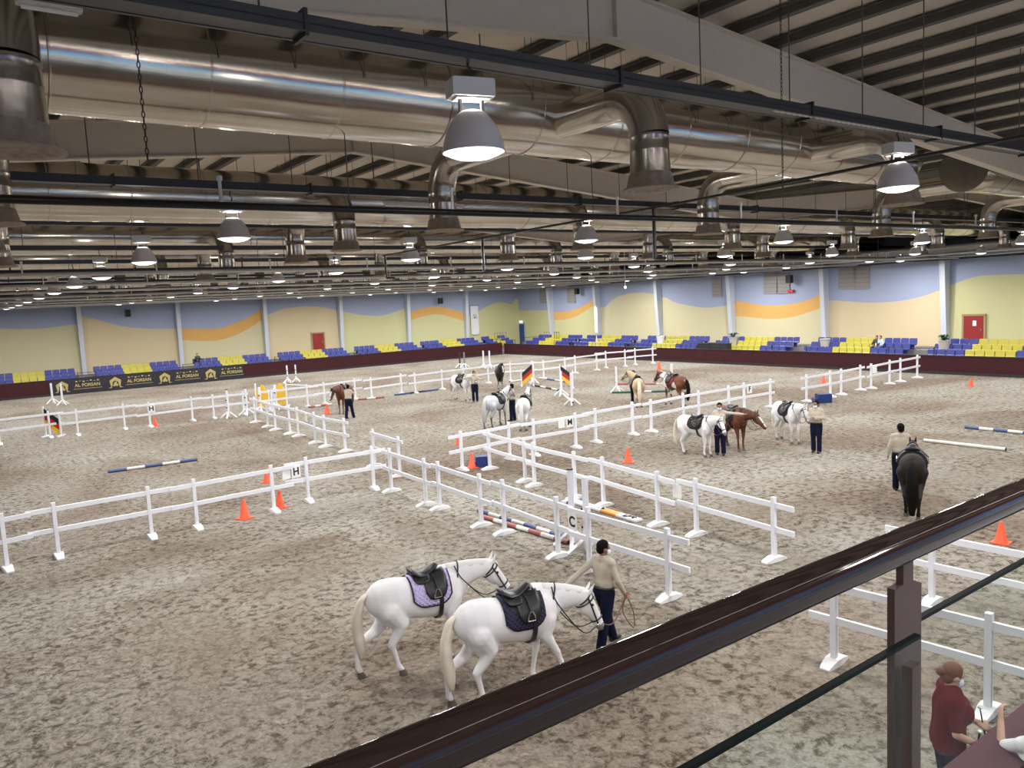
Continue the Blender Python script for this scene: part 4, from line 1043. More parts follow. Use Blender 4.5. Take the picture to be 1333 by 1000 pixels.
def horse(ga, gb, label, body_m, mane_m, tail_m, scale=1.0, neck=(38, 0), head=(-52, 0), legs=(0, 0, 0, 0), pad=None, pad_m=None, pad_edge=None, saddle=True, voxel=.022,
          bridle=True, reins=True, tail_side=0.0, hoof_m=None, blaze=False, tailz=.32, stir=True, tailw=1.15, muzzle=None):
    if body_m.name.startswith('white') or 'grey' in body_m.name: muzzle = mat('grey_muzzle', (.13, .11, .115), .6, col2=(.30, .27, .27), scale=9)
    """ga, gb: ground pixels under the hind and under the front feet"""
    A, B = G(*ga), G(*gb); c = (A+B)/2; rz = math.atan2(B.y-A.y, B.x-A.x)
    e = empty('horse', c, rz, label, 'horse'); e.scale = (scale,)*3
    ne, ny = math.radians(neck[0]), math.radians(neck[1]); he, hy = math.radians(head[0]), math.radians(head[1])
    nb, nd, poll, hd = head_frame(ne, ny, he, hy)
    side = Vector((0, 0, 1)).cross(nd).normalized(); nup = nd.cross(side).normalized()
    if nup.z < 0: nup = -nup
    hs = Vector((0, 0, 1)).cross(hd).normalized(); hu = hd.cross(hs).normalized()
    if hu.dot(Vector((hd.x, hd.y, 0)) + Vector((0, 0, 1))) < 0: hu = -hu
    bm = bmesh.new()
    rings(bm, [(Vector((x, 0, zc)), Vector((0, w_, 0)), Vector((0, 0, h))) for x, zc, h, w_ in TORSO], 24)
    NR = []
    for s, a, b in NECK:
        t = s/.7; d = nd.lerp(Vector((1, 0, .35)).normalized(), max(0, .35-t)*.6).normalized()
        ct = nb + nd*s + nup*(.035*math.sin(PI*max(0, min(1, t))))
        NR.append((ct, side*b, nup*a))
    rings(bm, NR, 20)
    rings(bm, [(poll + hd*s + hu*(o+.0), hs*b, hu*a) for s, a, b, o in HEAD], 20)
    ell(bm, poll + nd*.0 + hd*.02, (.10, .085, .12))
    for sg in (-1, 1):
        q = poll + hs*sg*.055 + hu*.085 - hd*.03; cap(bm, q, q + (hu*.75 - hd*.5 + hs*sg*.12).normalized()*.15, .036, .014)
        ell(bm, Vector((-.50, sg*.14, 1.03)), (.22, .13, .26)); ell(bm, Vector((.47, sg*.12, 1.02)), (.17, .11, .25))
        ell(bm, poll + hd*.14 + hu*.03 + hs*sg*.075, (.03, .03, .03))
    hooves = []
    for i, dx in enumerate(legs):
        sg = 1 if i % 2 == 0 else -1           # order: hind left, hind right, front left, front right
        if i < 2:
            J = [(-.54, .15, 1.05, .19), (-.43+.30*dx, .155, .82, .125), (-.53+.45*dx, .145, .66, .088), (-.70+.78*dx, .14, .51, .062), (-.69+.88*dx, .135, .42, .048), (-.66+1.0*dx, .13, .22, .040), (-.65+1.0*dx, .13, .155, .050), (-.60+1.05*dx, .13, .07, .042)]
        else:
            J = [(.50, .12, 1.05, .14), (.44+.05*dx, .13, .82, .098), (.47+.35*dx, .125, .62, .064), (.48+.55*dx, .12, .50, .056), (.475+.66*dx, .12, .42, .042), (.47+.95*dx, .12, .22, .036), (.475+1.0*dx, .12, .155, .046), (.52+1.05*dx, .12, .07, .040)]
        J = [(x, y*sg, z, r) for x, y, z, r in J]
        for a, b in zip(J, J[1:]): cap(bm, a[:3], b[:3], a[3], b[3], 10)
        hooves.append(J[-1])
    o = obj('body', remesh(bm, voxel, 5), body_m, e)
    hm = hoof_m or mat('hoof_grey', (.10, .085, .07), .6)
    for x, y, z, r in hooves:
        bm = bmesh.new(); rings(bm, [(Vector((x+.012, y, .0)), Vector((.068, 0, 0)), Vector((0, .062, 0))), (Vector((x+.0, y, .05)), Vector((.058, 0, 0)), Vector((0, .054, 0))), (Vector((x-.012, y, .095)), Vector((.046, 0, 0)), Vector((0, .044, 0)))], 14)
        obj('hoof', bm, hm, e, smooth=False)
    for sg in (-1, 1):
        bm = bmesh.new(); ell(bm, poll + hd*.14 + hu*.03 + hs*sg*.090, (.020, .020, .020)); obj('eye', bm, M_letter, e, smooth=True)
        bm = bmesh.new(); ell(bm, poll + hd*.555 + hu*.012 + hs*sg*.040, (.014, .010, .014)); obj('nostril', bm, M_letter, e, smooth=True)
    if voxel < .03 or blaze:
        pass
    if muzzle:
        bm = bmesh.new(); rings(bm, [(poll + hd*s + hu*o, hs*(b+ex), hu*(a+ex)) for s, a, b, o, ex in ((.47, .076, .060, -.004, -.008), (.51, .070, .058, -.006, .002), (.55, .060, .052, -.008, .003), (.592, .036, .033, -.012, .002))], 18)
        obj('muzzle', bm, muzzle, e, smooth=True)
    # mane: a thick fringe lying over the crest to one side
    bm = bmesh.new(); R_ = []
    for i in range(12):
        s = .0 + .70*i/11; a = None
        for p, q in zip(NECK, NECK[1:]):
            if p[0] <= s <= q[0]: f = (s-p[0])/(q[0]-p[0]); a = p[1]+(q[1]-p[1])*f; b = p[2]+(q[2]-p[2])*f
        ct = nb + nd*s + nup*(.035*math.sin(PI*s/.7) + a - .045) - side*(b*.36)
        wv = .012*math.sin(i*2.3)
        R_.append((ct, (nup*.048 + side*.034) + side*wv*.6, (side*.024 - nup*.01)))
    rings(bm, R_, 10); bm2 = bm; obj('mane', bm2, mane_m, e, smooth=True)
    bm = bmesh.new(); rings(bm, [(poll - hd*.05 + hu*.11, hs*.03, hd*.03), (poll + hd*.04 + hu*.125, hs*.035, hu*.016), (poll + hd*.14 + hu*.115, hs*.018, hu*.010)], 8); obj('forelock', bm, mane_m, e, smooth=True)
    # tail
    ts = tail_side; bm = bmesh.new()
    TP = spline([(-.80, 0, 1.33), (-.90, ts*.1, 1.24), (-.97, ts*.5, 1.0), (-.98, ts*.9, .75), (-.95, ts, .52), (-.93, ts*1.1, tailz)], 4); n_ = len(TP)
    ww = [tailw*(.035 + .055*math.sin(min(1, i/(n_*.55))*PI/2)) for i in range(n_)]; ww = [v*(1 if i < n_*.75 else max(.25, 1-(i-n_*.75)/(n_*.25)*.7)) for i, v in enumerate(ww)]
    rings(bm, [(p + Vector((0, .006*math.sin(i*1.7), 0)), Vector((ww[i]*.8, 0, ww[i]*.15)), Vector((0, ww[i], 0))) for i, p in enumerate(TP)], 14)
    obj('tail', bm, tail_m, e, smooth=True)
    if pad:
        bm = bmesh.new(); drape(bm, -.20, .42, -PI*.56, PI*.56, .006, .016, 12, 26, .16)
        po = obj('saddle_pad', bm, pad_m, e, smooth=True)
        if pad_edge:
            for sg in (-1, 1):
                bm = bmesh.new(); pts = []
                for i in range(13):
                    ee = min(i, 12-i)/12; k = 1 - .16*max(0, (.25-ee)/.25)**2; pts.append(surf(-.20+.62*i/12, sg*PI*.56*k, .02))
                pts = [surf(-.20, sg*PI*q, .02) for q in (.05, .15, .25, .35, .43)] + pts + [surf(.42, sg*PI*q, .02) for q in (.43, .35, .25, .15, .05)]
                tube(bm, pts, .013, 6); obj('pad_binding', bm, pad_edge, po)
    if saddle:
        bm = bmesh.new()
        top = torso_at(.0)[0] + torso_at(.0)[1]
        S = [(-.16, .115, .10, .035), (-.12, .10, .15, .05), (-.03, .055, .165, .045), (.08, .045, .135, .045), (.18, .075, .10, .05), (.26, .11, .075, .045), (.30, .105, .05, .025)]
        rings(bm, [(Vector((x, 0, torso_at(x)[0]+torso_at(x)[1] + z - .02)), Vector((0, b, 0)), Vector((0, 0, a))) for x, z, b, a in S], 16)
        so = obj('saddle', bm, M_black, e, smooth=True)
        for sg in (-1, 1):
            bm = bmesh.new(); drape(bm, .0, .36, sg*PI*.05, sg*PI*.47, .026, .02, 8, 10, .22); obj('saddle_flap', bm, M_black, so, smooth=True)
            bm = bmesh.new(); drape(bm, -.14, .12, sg*PI*.07, sg*PI*.24, .030, .03, 6, 6, .3); obj('seat_panel', bm, M_black, so, smooth=True)
            if stir:
                q = surf(.17, sg*PI*.40, .065); bm = bmesh.new(); z0 = q.z
                pts = [q + Vector(v) for v in ((-.055, 0, -.06), (.055, 0, -.06), (.05, 0, .0), (.02, 0, .065), (-.02, 0, .065), (-.05, 0, 0), (-.055, 0, -.06))]
                tube(bm, pts, .010, 6); obj('stirrup', bm, M_metal, so)
                bm = bmesh.new(); tube(bm, [surf(.16, sg*PI*.12, .06), surf(.165, sg*PI*.25, .062), q + Vector((0, 0, .06))], .012, 6); obj('stirrup_leather', bm, M_black, so)
        bm = bmesh.new(); n2 = 36; L1 = []; 
        for x in (.20, .27):
            L1.append([[bm.verts.new(surf(x, 2*PI*k/n2, oo)) for k in range(n2)] for oo in (.012, .030)])
        for k in range(n2):
            k2 = (k+1) % n2
            if .12 < ((k/n2) % 1) < .88:
                bm.faces.new((L1[0][1][k], L1[1][1][k], L1[1][1][k2], L1[0][1][k2])); bm.faces.new((L1[0][0][k], L1[0][1][k], L1[0][1][k2], L1[0][0][k2])); bm.faces.new((L1[1][1][k], L1[1][0][k], L1[1][0][k2], L1[1][1][k2]))
        bmesh.ops.delete(bm, geom=[v for v in bm.verts if not v.link_faces], context='VERTS')
        obj('girth', bm, M_black, so)
    if bridle:
        def hring(s, off, tilt=0.0, dz=0):
            for p, q in zip(HEAD, HEAD[1:]):
                if p[0] <= s <= q[0]: f = (s-p[0])/(q[0]-p[0]); a, b, o_ = [p[i]+(q[i]-p[i])*f for i in (1, 2, 3)]
            return [poll + hd*(s - tilt*math.cos(2*PI*k/20)) + hu*(o_ + (a+off)*math.cos(2*PI*k/20)) + hs*((b+off)*math.sin(2*PI*k/20)) for k in range(21)]
        br = None
        for s, tl in ((.40, 0.0), (.02, .03), (.16, -.10)):
            bm = bmesh.new(); pts = hring(s, .006, tl); 
            if s == .16: pts = hring(.07, .008, -.0)
            tube(bm, pts, .0125 if voxel < .03 else .016, 6, cap=False)
            if br is None: br = obj('bridle', bm, M_black, e)
            else: obj('bridle_strap', bm, M_black, br)
        for sg in (-1, 1):
            bm = bmesh.new(); tube(bm, [poll + hd*.02 + hs*sg*.100 + hu*.02, poll + hd*.22 + hs*sg*.093, poll + hd*.46 + hs*sg*.068 - hu*.03], .0115, 6); obj('cheek_strap', bm, M_black, br)
            bm = bmesh.new(); bit = poll + hd*.47 + hs*sg*.072 - hu*.035; ell(bm, bit, (.02, .012, .02)); obj('bit_ring', bm, M_metal, br)
            if reins:
                wq = nb + nd*.12 + nup*.24 + side*(sg*.10); lo = (bit + nb + nd*.3)/2 - Vector((0, 0, .26)) + side*sg*.10
                bm = bmesh.new(); tube(bm, spline([bit, lo, nb + nd*.20 + side*sg*.155, wq], 6), .009, 6); obj('rein', bm, M_black, br)
        bm = bmesh.new(); pts = []
        for k in range(25):
            a = 2*PI*k/24; pts.append(nb + nd*(.10 + .10*math.cos(a)) + nup*(.262*math.cos(a)) + side*(.152*math.sin(a)))
        tube(bm, pts, .0115, 6, cap=False); obj('neck_strap', bm, M_black, br)
    return e

W1 = coat('white_coat', (.74, .73, .74), (.66, .65, .67)); W2 = coat('white_coat_dusty_legs', (.74, .74, .75), (.66, .66, .68), leg=(.48, .45, .42), zl=.42)
WT = mat('cream_tail_hair', (.55, .48, .36), .8, col2=(.74, .70, .62), scale=4, bump=.4, bscale=60); WM = mat('white_mane_hair', (.70, .69, .68), .8, col2=(.6, .59, .58), scale=20, bump=.4, bscale=60)
BK = coat('dark_bay_coat', (.007, .005, .004), (.014, .007, .005), leg=(.003, .003, .003), rough=.7); BKH = mat('black_horse_hair', (.004, .0035, .0035), .7, spec=.12, bump=.3, bscale=60)
CH = coat('chestnut_coat', (.13, .040, .018), (.10, .032, .014), rough=.45); BY = coat('bay_coat', (.11, .038, .018), (.08, .028, .014), leg=(.014, .010, .008), zl=.5, rough=.45)
PAL = coat('palomino_coat', (.50, .37, .24), (.45, .33, .21)); PI_ = coat('pinto_coat', (.13, .045, .02), (.11, .038, .018), leg=(.62, .60, .58), zl=.28, patch=(.70, .69, .68), pscale=.9, pthr=.535)
GR = coat('dapple_grey_coat', (.60, .62, .66), (.46, .48, .52), leg=(.10, .10, .11), zl=.62); DK = coat('near_black_coat', (.018, .013, .013), (.025, .018, .017), leg=(.55, .55, .55), zl=.18, rough=.45)
LIL = quilt_mat('lilac_quilt', (.50, .42, .72)); PADN = quilt_mat('navy_quilt', (.012, .012, .04)); PADB = quilt_mat('black_quilt', (.012, .012, .014)); PADR = quilt_mat('red_quilt', (.20, .02, .025))
horse((496, 881), (606, 851), 'white horse with lilac quilted saddle pad, rear one of the walking pair', W1, WM, WT, 1.0, neck=(9, -4), head=(-54, -4), legs=(-.34, .20, .22, -.10), pad=1, pad_m=LIL, pad_edge=M_black, tail_side=.08, tailz=.30)
horse((609, 920), (728, 887), 'white horse with navy saddle pad, front one of the walking pair', W1, WM, WT, 1.0, neck=(-4, -2), head=(-64, -8), legs=(-.28, .12, -.12, .30), pad=1, pad_m=PADN, pad_edge=None, tail_side=-.02, tailz=.30)
horse((1187, 683), (1188, 650), 'dark brown horse seen from behind with black tail', BK, BKH, BKH, 1.02, neck=(10, 0), head=(-40, 0), legs=(.12, -.18, -.1, .15), pad=1, pad_m=PADB, tail_side=0, tailz=.15, tailw=1.5)
horse((888, 590), (928, 596), 'small white pony facing right with black saddle', W1, WM, WT, .92, neck=(16, -10), head=(-58, -18), legs=(-.06, .12, .02, -.06), pad=1, pad_m=PADB, tailz=.3)
horse((935, 578), (976, 591), 'chestnut horse with lowered head and white blaze', CH, mat('chestnut_hair', (.06, .02, .01), .6), mat('chestnut_hair', (.06, .02, .01), .6), 1.0, neck=(4, 14), head=(-42, 16), legs=(0, .05, -.04, .06), pad=1, pad_m=PADB)
horse((1011, 571), (1041, 580), 'white horse with dark saddle beside the man with crossed arms', W2, WM, WT, .96, neck=(14, -4), head=(-60, 10), legs=(-.04, .08, .04, -.05), pad=1, pad_m=PADN, pad_edge=None, tail_side=.02)
horse((836, 537), (827, 521), 'palomino horse seen from behind with cream tail, head turned left', PAL, mat('flaxen_hair', (.68, .62, .50), .7), mat('flaxen_hair', (.68, .62, .50), .7), .98, neck=(34, 48), head=(-42, 62), legs=(0, .05, 0, 0), pad=1, pad_m=PADB, voxel=.035, stir=False)
horse((893, 530), (866, 526), 'brown and white pinto horse with dark red pad facing left', PI_, WM, BKH, 1.02, neck=(22, 6), head=(-52, 6), legs=(-.05, .06, .05, -.04), pad=1, pad_m=PADR, voxel=.035, stir=False)
horse((637, 559), (657, 553), 'grey horse with dark legs seen from behind at centre', GR, WM, mat('grey_tail_hair', (.45, .46, .48), .8, bump=.3), 1.0, neck=(30, 0), head=(-42, -10), legs=(-.16, .06, -.02, .06), pad=1, pad_m=PADB, voxel=.035, stir=False)
horse((678, 565), (690, 552), 'white horse with black pad seen from behind, right of the grey horse', W2, WM, WM, .96, neck=(36, -4), head=(-40, 0), legs=(0, .04, 0, 0), pad=1, pad_m=PADB, voxel=.035, stir=False)
horse((591, 520), (613, 522), 'white horse with dark pad led by a handler, far centre', W2, WM, mat('dusty_hair', (.3, .28, .26), .8), .98, neck=(18, -6), head=(-46, -8), legs=(-.04, .08, .04, -.05), pad=1, pad_m=PADB, voxel=.035, stir=False, tailz=.75)
horse((651, 500), (652, 512), 'near-black horse with white blaze facing the viewer', DK, BKH, BKH, 1.0, neck=(30, 14), head=(-62, 18), legs=(0, 0, .03, -.03), saddle=False, voxel=.035)
horse((459, 534), (440, 541), 'bay horse with lowered head and white blaze beside a handler at left', BY, BKH, BKH, 1.02, neck=(8, -8), head=(-60, -10), legs=(.03, -.03, .03, -.05), pad=1, pad_m=PADB, voxel=.035, stir=False)
# white blazes as face markings
for o in [x for x in bpy.data.objects if x.name.startswith('horse') and x.get('label')]:
    lab = o['label']
    if 'blaze' in lab:
        prm = {'chestnut': (4, 14, -42, 16), 'near-black': (30, 14, -62, 18), 'bay': (8, -8, -60, -10)}[[k for k in ('chestnut', 'near-black', 'bay') if lab.startswith(k)][0]]
        nb, nd, poll, hd = head_frame(*[math.radians(v) for v in prm]); hs = Vector((0, 0, 1)).cross(hd).normalized(); hu = hd.cross(hs).normalized()
        if hu.dot(Vector((hd.x, hd.y, 0)) + Vector((0, 0, 1))) < 0: hu = -hu
        bm = bmesh.new(); R_ = []
        for s, a, b, oo in HEAD[2:8]: R_.append((poll + hd*s + hu*(oo + a - .008), hs*.034, hu*.012))
        rings(bm, R_, 10); obj('white_blaze', bm, WM, o, smooth=True)

# ================================================================== PEOPLE
def person(loc, rz, label, sc=1.0, arms=None, legs=(0.0, 0.0), lean=0.0, shirt=None, short=False, trouser=None, skin=None, hair=None, mask=True, bun=False, head_turn=0.0, head_dn=0.0,
           sit=False, voxel=.016, capm=None, bulk=0.0, female=False):
    shirt = shirt or M_beige; trouser = trouser or M_navy; skin = skin or M_skin; hair = hair or M_hair
    e = empty('person', loc, rz, label, 'person'); e.scale = (sc,)*3
    hipz = .93
    def up(p):          # lean the upper body about the hips
        p = Vector(p); d = p - Vector((0, 0, hipz)); return Vector((0, 0, hipz)) + Matrix.Rotation(lean, 3, 'Y') @ d
    sh = (.165 if not female else .15) + bulk
    A = arms or {1: ((-.02, .24, 1.17), (.05, .23, .92)), -1: ((-.02, -.24, 1.17), (.05, -.23, .92))}
    L = []
    for sg, st in ((1, legs[0]), (-1, legs[1])):
        if sit: kn = (.42, sg*.12, .95); an = (.45, sg*.12, .50)
        else: kn = (st*.5 + .02, sg*.10, .50); an = (st, sg*.10, .085)
        L.append(((0, sg*.09, .92), kn, an))
    def torso(bm, d, z0=.97):
        d = d + bulk*.7
        for sg in (-1, 1):
            cap(bm, up((0, sg*.060, z0)), up((0, sg*.052, 1.12)), .112+d, .098+d); cap(bm, up((0, sg*.052, 1.12)), up((0, sg*.078, 1.30)), .098+d, .102+d)
            cap(bm, up((0, sg*.078, 1.30)), up((0, sg*.12, 1.40)), .102+d, .058+d); cap(bm, up((0, sg*.02, 1.44)), up((0, sg*sh, 1.405)), .052+d, .055+d)
            if female: ell(bm, up((.085, sg*.075, 1.27)), (.07+d, .075+d, .075+d))
    def arm(bm, sg, d, upto=1.0):
        el, ha = [up(v) for v in A[sg]]; s = up((0, sg*sh, 1.40))
        if upto < .5: cap(bm, s, s.lerp(el, .75), .055+d, .052+d); return
        cap(bm, s, el, .047+d, .037+d); cap(bm, el, el.lerp(ha, .35), .037+d, .038+d); cap(bm, el.lerp(ha, .35), ha, .038+d, .026+d)
    def legf(bm, j, d, to_an=True):
        h, k, a = [Vector(v) for v in j]; cap(bm, h, h.lerp(k, .5), .088+d, .078+d); cap(bm, h.lerp(k, .5), k, .078+d, .056+d); m = k.lerp(a, .35) + Vector((-.012, 0, 0)); cap(bm, k, m, .054+d, .054+d); cap(bm, m, a, .054+d, .036+d*1.6)
    bm = bmesh.new(); torso(bm, 0)
    for sg in (-1, 1):
        arm(bm, sg, 0)
        el, ha = [up(v) for v in A[sg]]; d = (ha-el).normalized(); u, v = frame(d)
        # the palm, four bent fingers and the thumb
        across = Vector((1, 0, 0)) - d*d.x
        if across.length < .2: across = Vector((0, 0, 1)) - d*d.z
        across.normalize(); nrm = d.cross(across)
        for k in range(4):
            o_ = across*(.030 - .020*k); ln = (.070, .080, .074, .058)[k]; base = ha + d*.085 + o_*1.0
            cap(bm, ha + d*.01 + o_*.7, base, .017, .013); bend = nrm*(-sg)
            m_ = base + (d*.85 + bend*.5).normalized()*ln*.5; cap(bm, base, m_, .0105, .0095, 6); cap(bm, m_, m_ + (d*.35 + bend*.9).normalized()*ln*.45, .0095, .0085, 6)
        t0 = ha + d*.03 + across*.028; t1 = t0 + (across*.7 + d*.7).normalized()*.04; cap(bm, t0, t1, .0125, .011, 6); cap(bm, t1, t1 + (d*.9 + across*.1 - nrm*sg*.3).normalized()*.032, .011, .009, 6)
    for j in L: legf(bm, j, 0)
    HC = up((0.0, 0, 1.60)); HR = Matrix.Rotation(head_turn, 3, 'Z') @ Matrix.Rotation(head_dn, 3, 'Y')
    def hp(x, y, z): return HC + HR @ Vector((x, y, z))
    cap(bm, up((0, 0, 1.42)), hp(-.01, 0, -.06), .055, .050)
    ell(bm, hp(-.005, 0, .035), (.098, .078, .098), HR); ell(bm, hp(.035, 0, -.035), (.062, .058, .078), HR); ell(bm, hp(.050, 0, -.085), (.034, .035, .028), HR)
    cap(bm, hp(.092, 0, .018), hp(.112, 0, -.018), .011, .015, 8); ell(bm, hp(.094, 0, -.052), (.012, .024, .009), HR)
    for sg in (-1, 1): ell(bm, hp(-.005, sg*.080, 0), (.022, .009, .032), HR)
    obj('body', remesh(bm, min(voxel, .013), 2), skin, e)
    for sg in (-1, 1):
        bm = bmesh.new(); ell(bm, hp(.083, sg*.031, .022), (.010, .013, .007), HR); obj('eye', bm, M_letter, e)
    # hair
    bm = bmesh.new(); ell(bm, hp(-.016, 0, .045), (.103, .086, .102), HR); ell(bm, hp(-.05, 0, -.01), (.065, .075, .075), HR)
    if bun: ell(bm, hp(-.125, 0, .02), (.045, .045, .045), HR)
    dl = [v for v in bm.verts if (lambda q: q.x > .058 and q.z < .092 or (q.x > .0 and q.z < .0))(HR.transposed() @ (v.co - HC))]
    bmesh.ops.delete(bm, geom=dl, context='VERTS'); obj('hair', bm, hair, e, smooth=True)
    if mask:
        bm = bmesh.new(); ell(bm, hp(.050, 0, -.045), (.072, .070, .062), HR)
        dl = [v for v in bm.verts if (lambda q: q.x < .035 or q.z > .0)(HR.transposed() @ (v.co - HC))]
        bmesh.ops.delete(bm, geom=dl, context='VERTS'); mo = obj('face_mask', bm, M_mask, e, smooth=True)
        sm = mo.modifiers.new('s', 'SOLIDIFY'); sm.thickness = .004
        for sg in (-1, 1):
            bm = bmesh.new(); tube(bm, [hp(.05, sg*.066, -.01), hp(.0, sg*.083, .008)], .003, 4); obj('mask_loop', bm, M_mask, mo)
    # clothes
    bm = bmesh.new(); torso(bm, .022, .93 if bulk else 1.07)
    for sg in (-1, 1): arm(bm, sg, .013, .3 if short else 1)
    so = obj('shirt', remesh(bm, voxel, 9), shirt, e)
    bm = bmesh.new(); R_ = []
    for k in range(17):
        a = 2*PI*k/16; R_.append(up((.0 + .062*math.cos(a), .064*math.sin(a), 1.475 - .012*math.cos(a))))
    tube(bm, R_, .014, 6, cap=False); obj('collar', bm, shirt, so, smooth=True)
    bm = bmesh.new()
    for sg in (-1, 1): cap(bm, Vector((0, sg*.065, .90)), up((0, sg*.062, 1.0)), .125, .121)
    for j in L: legf(bm, j, .026)
    tr = obj('trousers', remesh(bm, voxel, 3), trouser, e)
    bm = bmesh.new(); R_ = [up((.126*(1 if not bulk else .9)*math.cos(2*PI*k/24), .183*math.sin(2*PI*k/24), 1.0)) for k in range(25)]; tube(bm, R_, .018, 6, cap=False); obj('belt', bm, M_dark, tr, smooth=True)
    for j in L:
        a = Vector(j[2]); bm = bmesh.new(); rings(bm, [(a + Vector((x, 0, z - .085)), Vector((0, w_, 0)), Vector((0, 0, h))) for x, z, w_, h in ((-.075, .045, .02, .03), (-.06, .05, .036, .048), (.0, .05, .040, .050), (.08, .04, .046, .038), (.15, .032, .044, .030), (.19, .028, .02, .018))], 12)
        obj('shoe', bm, M_dark, e, smooth=True)
    return e
def face_px(a, b): return rz_px(a, b)
# handler leading the two white horses
p1 = G(789, 843); hz1 = face_px((789, 843), (835, 822))
person(p1, hz1, 'handler in beige shirt and navy trousers leading the two white horses', 1.0,
       arms={1: ((-.30, .26, 1.20), (-.50, .36, 1.02)), -1: ((.03, -.26, 1.14), (.20, -.24, .92))}, legs=(.26, -.22), head_turn=-.45, head_dn=.1, voxel=.014, lean=.04)
p2 = G(1063, 589); person(p2, math.atan2(-p2.y, -p2.x) - .25, 'man with crossed arms in beige shirt beside a white horse', 1.0,
       arms={1: ((.06, .27, 1.16), (.20, -.02, 1.20)), -1: ((.06, -.27, 1.15), (.19, .05, 1.14))}, legs=(.06, -.02), head_turn=-.3, head_dn=.15)
p3 = G(938, 592); person(p3, math.atan2(-p3.y, -p3.x), 'man standing behind the white pony, arm stretched over the chestnut horse', 1.02,
       arms={1: ((.06, .48, 1.38), (.10, .74, 1.36)), -1: ((.08, -.27, 1.16), (.24, -.26, 1.10))}, legs=(.05, -.05), head_dn=.2)
p4 = G(1172, 640); person(p4, math.atan2(p4.y, p4.x) + .05, 'man in beige shirt seen from behind left of the dark horse', 1.05, mask=False,
       arms={1: ((-.04, .25, 1.16), (.0, .27, .92)), -1: ((.10, -.25, 1.18), (.30, -.24, 1.20))}, legs=(.12, -.12), head_turn=.3)
p5 = G(455, 545); person(p5, math.atan2(-p5.y, -p5.x) + 2.6, 'handler in pale shirt leaning on the bay horse at left', 1.0, mask=False, shirt=M_beige,
       arms={1: ((.18, .25, 1.28), (.36, .12, 1.30)), -1: ((.18, -.25, 1.28), (.36, -.10, 1.28))}, legs=(-.12, .24), lean=.12, voxel=.02)
p6 = G(619, 523); person(p6, math.atan2(-p6.y, -p6.x) + .1, 'handler holding the far white horse, arms resting on its neck', 1.0,
       arms={1: ((.10, .26, 1.26), (.26, .40, 1.25)), -1: ((.08, -.40, 1.38), (.14, -.66, 1.34))}, legs=(.04, -.04), voxel=.02)
p7 = G(668, 548); person(p7, math.atan2(p7.y, p7.x) + 1.2, 'handler in pale shirt between the grey and white horses', 1.0,
       arms={1: ((.08, .46, 1.34), (.12, .70, 1.38)), -1: ((.10, -.26, 1.18), (.24, -.20, 1.02))}, legs=(.05, -.05), voxel=.02)
p8 = G(826, 525); person(p8, math.atan2(-p8.y, -p8.x), 'handler mostly hidden behind the palomino horse', .97, mask=False, legs=(.1, -.1), voxel=.02)
# lead ropes
def rope(pts, label):
    bm = bmesh.new(); tube(bm, spline(pts, 8), .009, 6); tag(obj('lead_rope', bm, M_rope), label, 'rope', 'lead ropes')
R1 = Matrix.Rotation(hz1, 3, 'Z')
hA = p1 + R1 @ Vector((-.50, .36, 1.02)); hB = p1 + R1 @ Vector((.24, -.24, .86))
horses = {o['label']: o for o in bpy.data.objects if o.name.startswith('horse') and o.get('label')}
bpy.context.view_layer.update()
def mouth(key, nk, hd_):
    o = [v for k, v in horses.items() if key in k][0]; nb, nd, poll, hd = head_frame(*[math.radians(v) for v in (nk[0], nk[1], hd_[0], hd_[1])])
    return o.matrix_world @ (poll + hd*.50)
m1 = mouth('lilac', (9, -4), (-54, -4)); m2 = mouth('navy saddle pad, front', (-4, -2), (-64, -8))
rope([m1, (m1+hA)/2 - Vector((0, 0, .06)), hA - Vector((0, 0, .03))], 'lead rope from the handler back to the lilac padded horse')
rope([m2, (m2+hB)/2 - Vector((0, 0, .22)), hB], 'lead rope from the handler to the navy padded horse')
rope([hB, hB + Vector((.10, -.05, -.30)), hB + Vector((.02, -.12, -.50)), hB + Vector((-.08, 0, -.25)), hB + Vector((0, 0, -.02))], 'loop of brown rope hanging from the handler\'s hand')

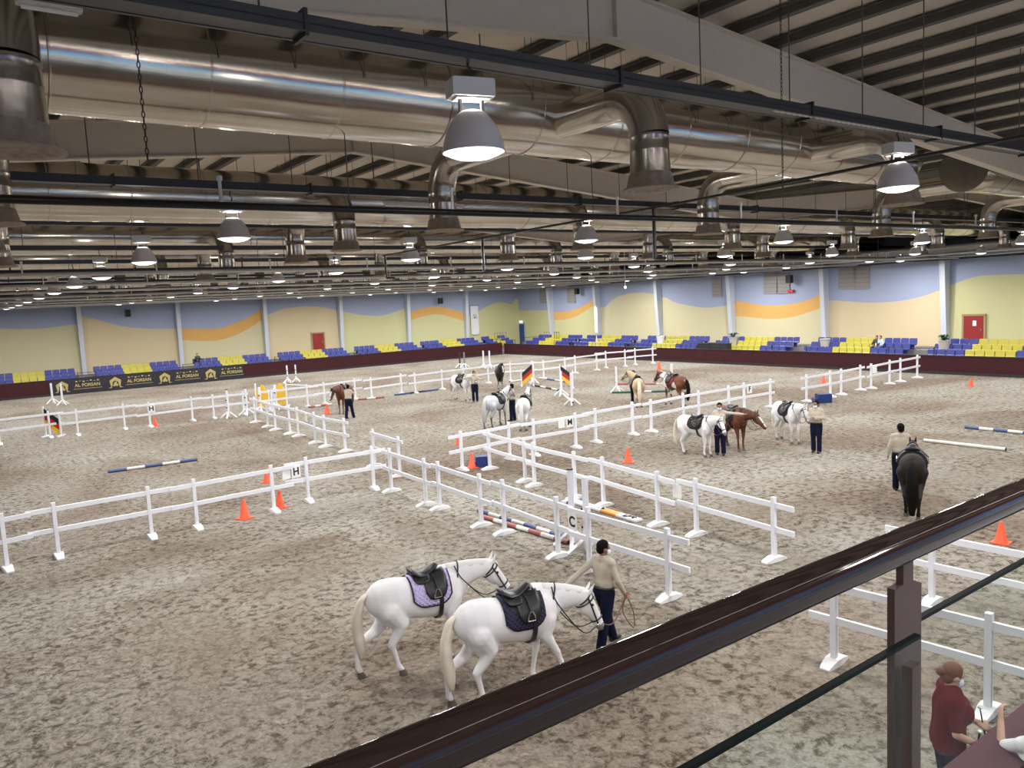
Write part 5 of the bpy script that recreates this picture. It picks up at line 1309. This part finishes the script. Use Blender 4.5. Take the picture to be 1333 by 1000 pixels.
# woman in the red polo, near barrier
pw = G(1234, 872, 1.66); pw.z = 0; aw = math.atan2(CR.y, CR.x) + .45
person(pw, aw - .75, 'woman in dark red polo with pale face mask and bun', 1.0, skin=M_skinl, hair=M_hairr, shirt=M_redsh, trouser=M_navy, short=True, bun=True, female=True, bulk=.035, voxel=.011,
       arms={1: ((.04, .29, 1.15), (.30, .20, 1.06)), -1: ((.0, -.29, 1.14), (.24, -.14, 1.00))}, head_dn=.28, head_turn=.3, lean=.06)
Rw = Matrix.Rotation(aw - .75, 3, 'Z')
for v, tip, s in (((.24, -.10, .97), (.02, .0, .16), 'short riding whip with white knob held by the woman in red'), ((.36, .19, 1.05), (.05, -.01, -.30), 'second dark riding whip held by the woman in red')):
    a = pw + Rw @ Vector(v) - Vector((0, 0, .03)); d = Rw @ Vector(tip); en = empty('riding_whip', a, 0, s, 'whip')
    bm = bmesh.new(); tube(bm, [(-d*.6), d], [.006, .010], 8); obj('shaft', bm, M_dark, en); bm = bmesh.new(); k = d if tip[2] > 0 else -d*.6; ell(bm, k, (.022, .022, .014)); obj('knob', bm, M_whitep if tip[2] > 0 else M_metal, en)
# person in white leaning on the barrier, mostly outside the frame
pr = G(1361, 984, 1.30); pr.z = .0
person(pr, aw + .9, 'person in white shirt at lower right corner resting a raised arm on the barrier', .97, skin=M_skinl, shirt=M_whsh, short=True, mask=False, voxel=.012,
       arms={1: ((.26, .26, 1.26), (.36, .22, 1.50)), -1: ((.1, -.26, 1.15), (.3, -.2, 1.1))}, lean=.1)
# spectators on the stands
for fr, x, o_, zf, s, sh_, lbl in ((LF, 256, 3.25, .78, 1, M_dark, 'seated spectator in black on the left stand near the second column'), (RF, 1141, 2.5, .5, 1, M_dark, 'seated spectator in dark top among yellow seats on right stand'), (RF, 1146, 2.5, .5, 1, mat('pale_blue_shirt', (.45, .55, .68), .8), 'seated spectator in pale blue beside the one in dark top')):
    t, _ = fr.hit(x, 455, o_); n = -fr.n
    person(fr.p(t, o_, zf-.02-.12), math.atan2(n.y, n.x), lbl, .98, sit=True, shirt=sh_, mask=False, skin=M_skinl, trouser=M_pb if 'pale' in lbl else M_dark, voxel=.025,
           arms={1: ((.1, .26, 1.18), (.34, .16, 1.08)), -1: ((.1, -.26, 1.18), (.34, -.12, 1.10))})
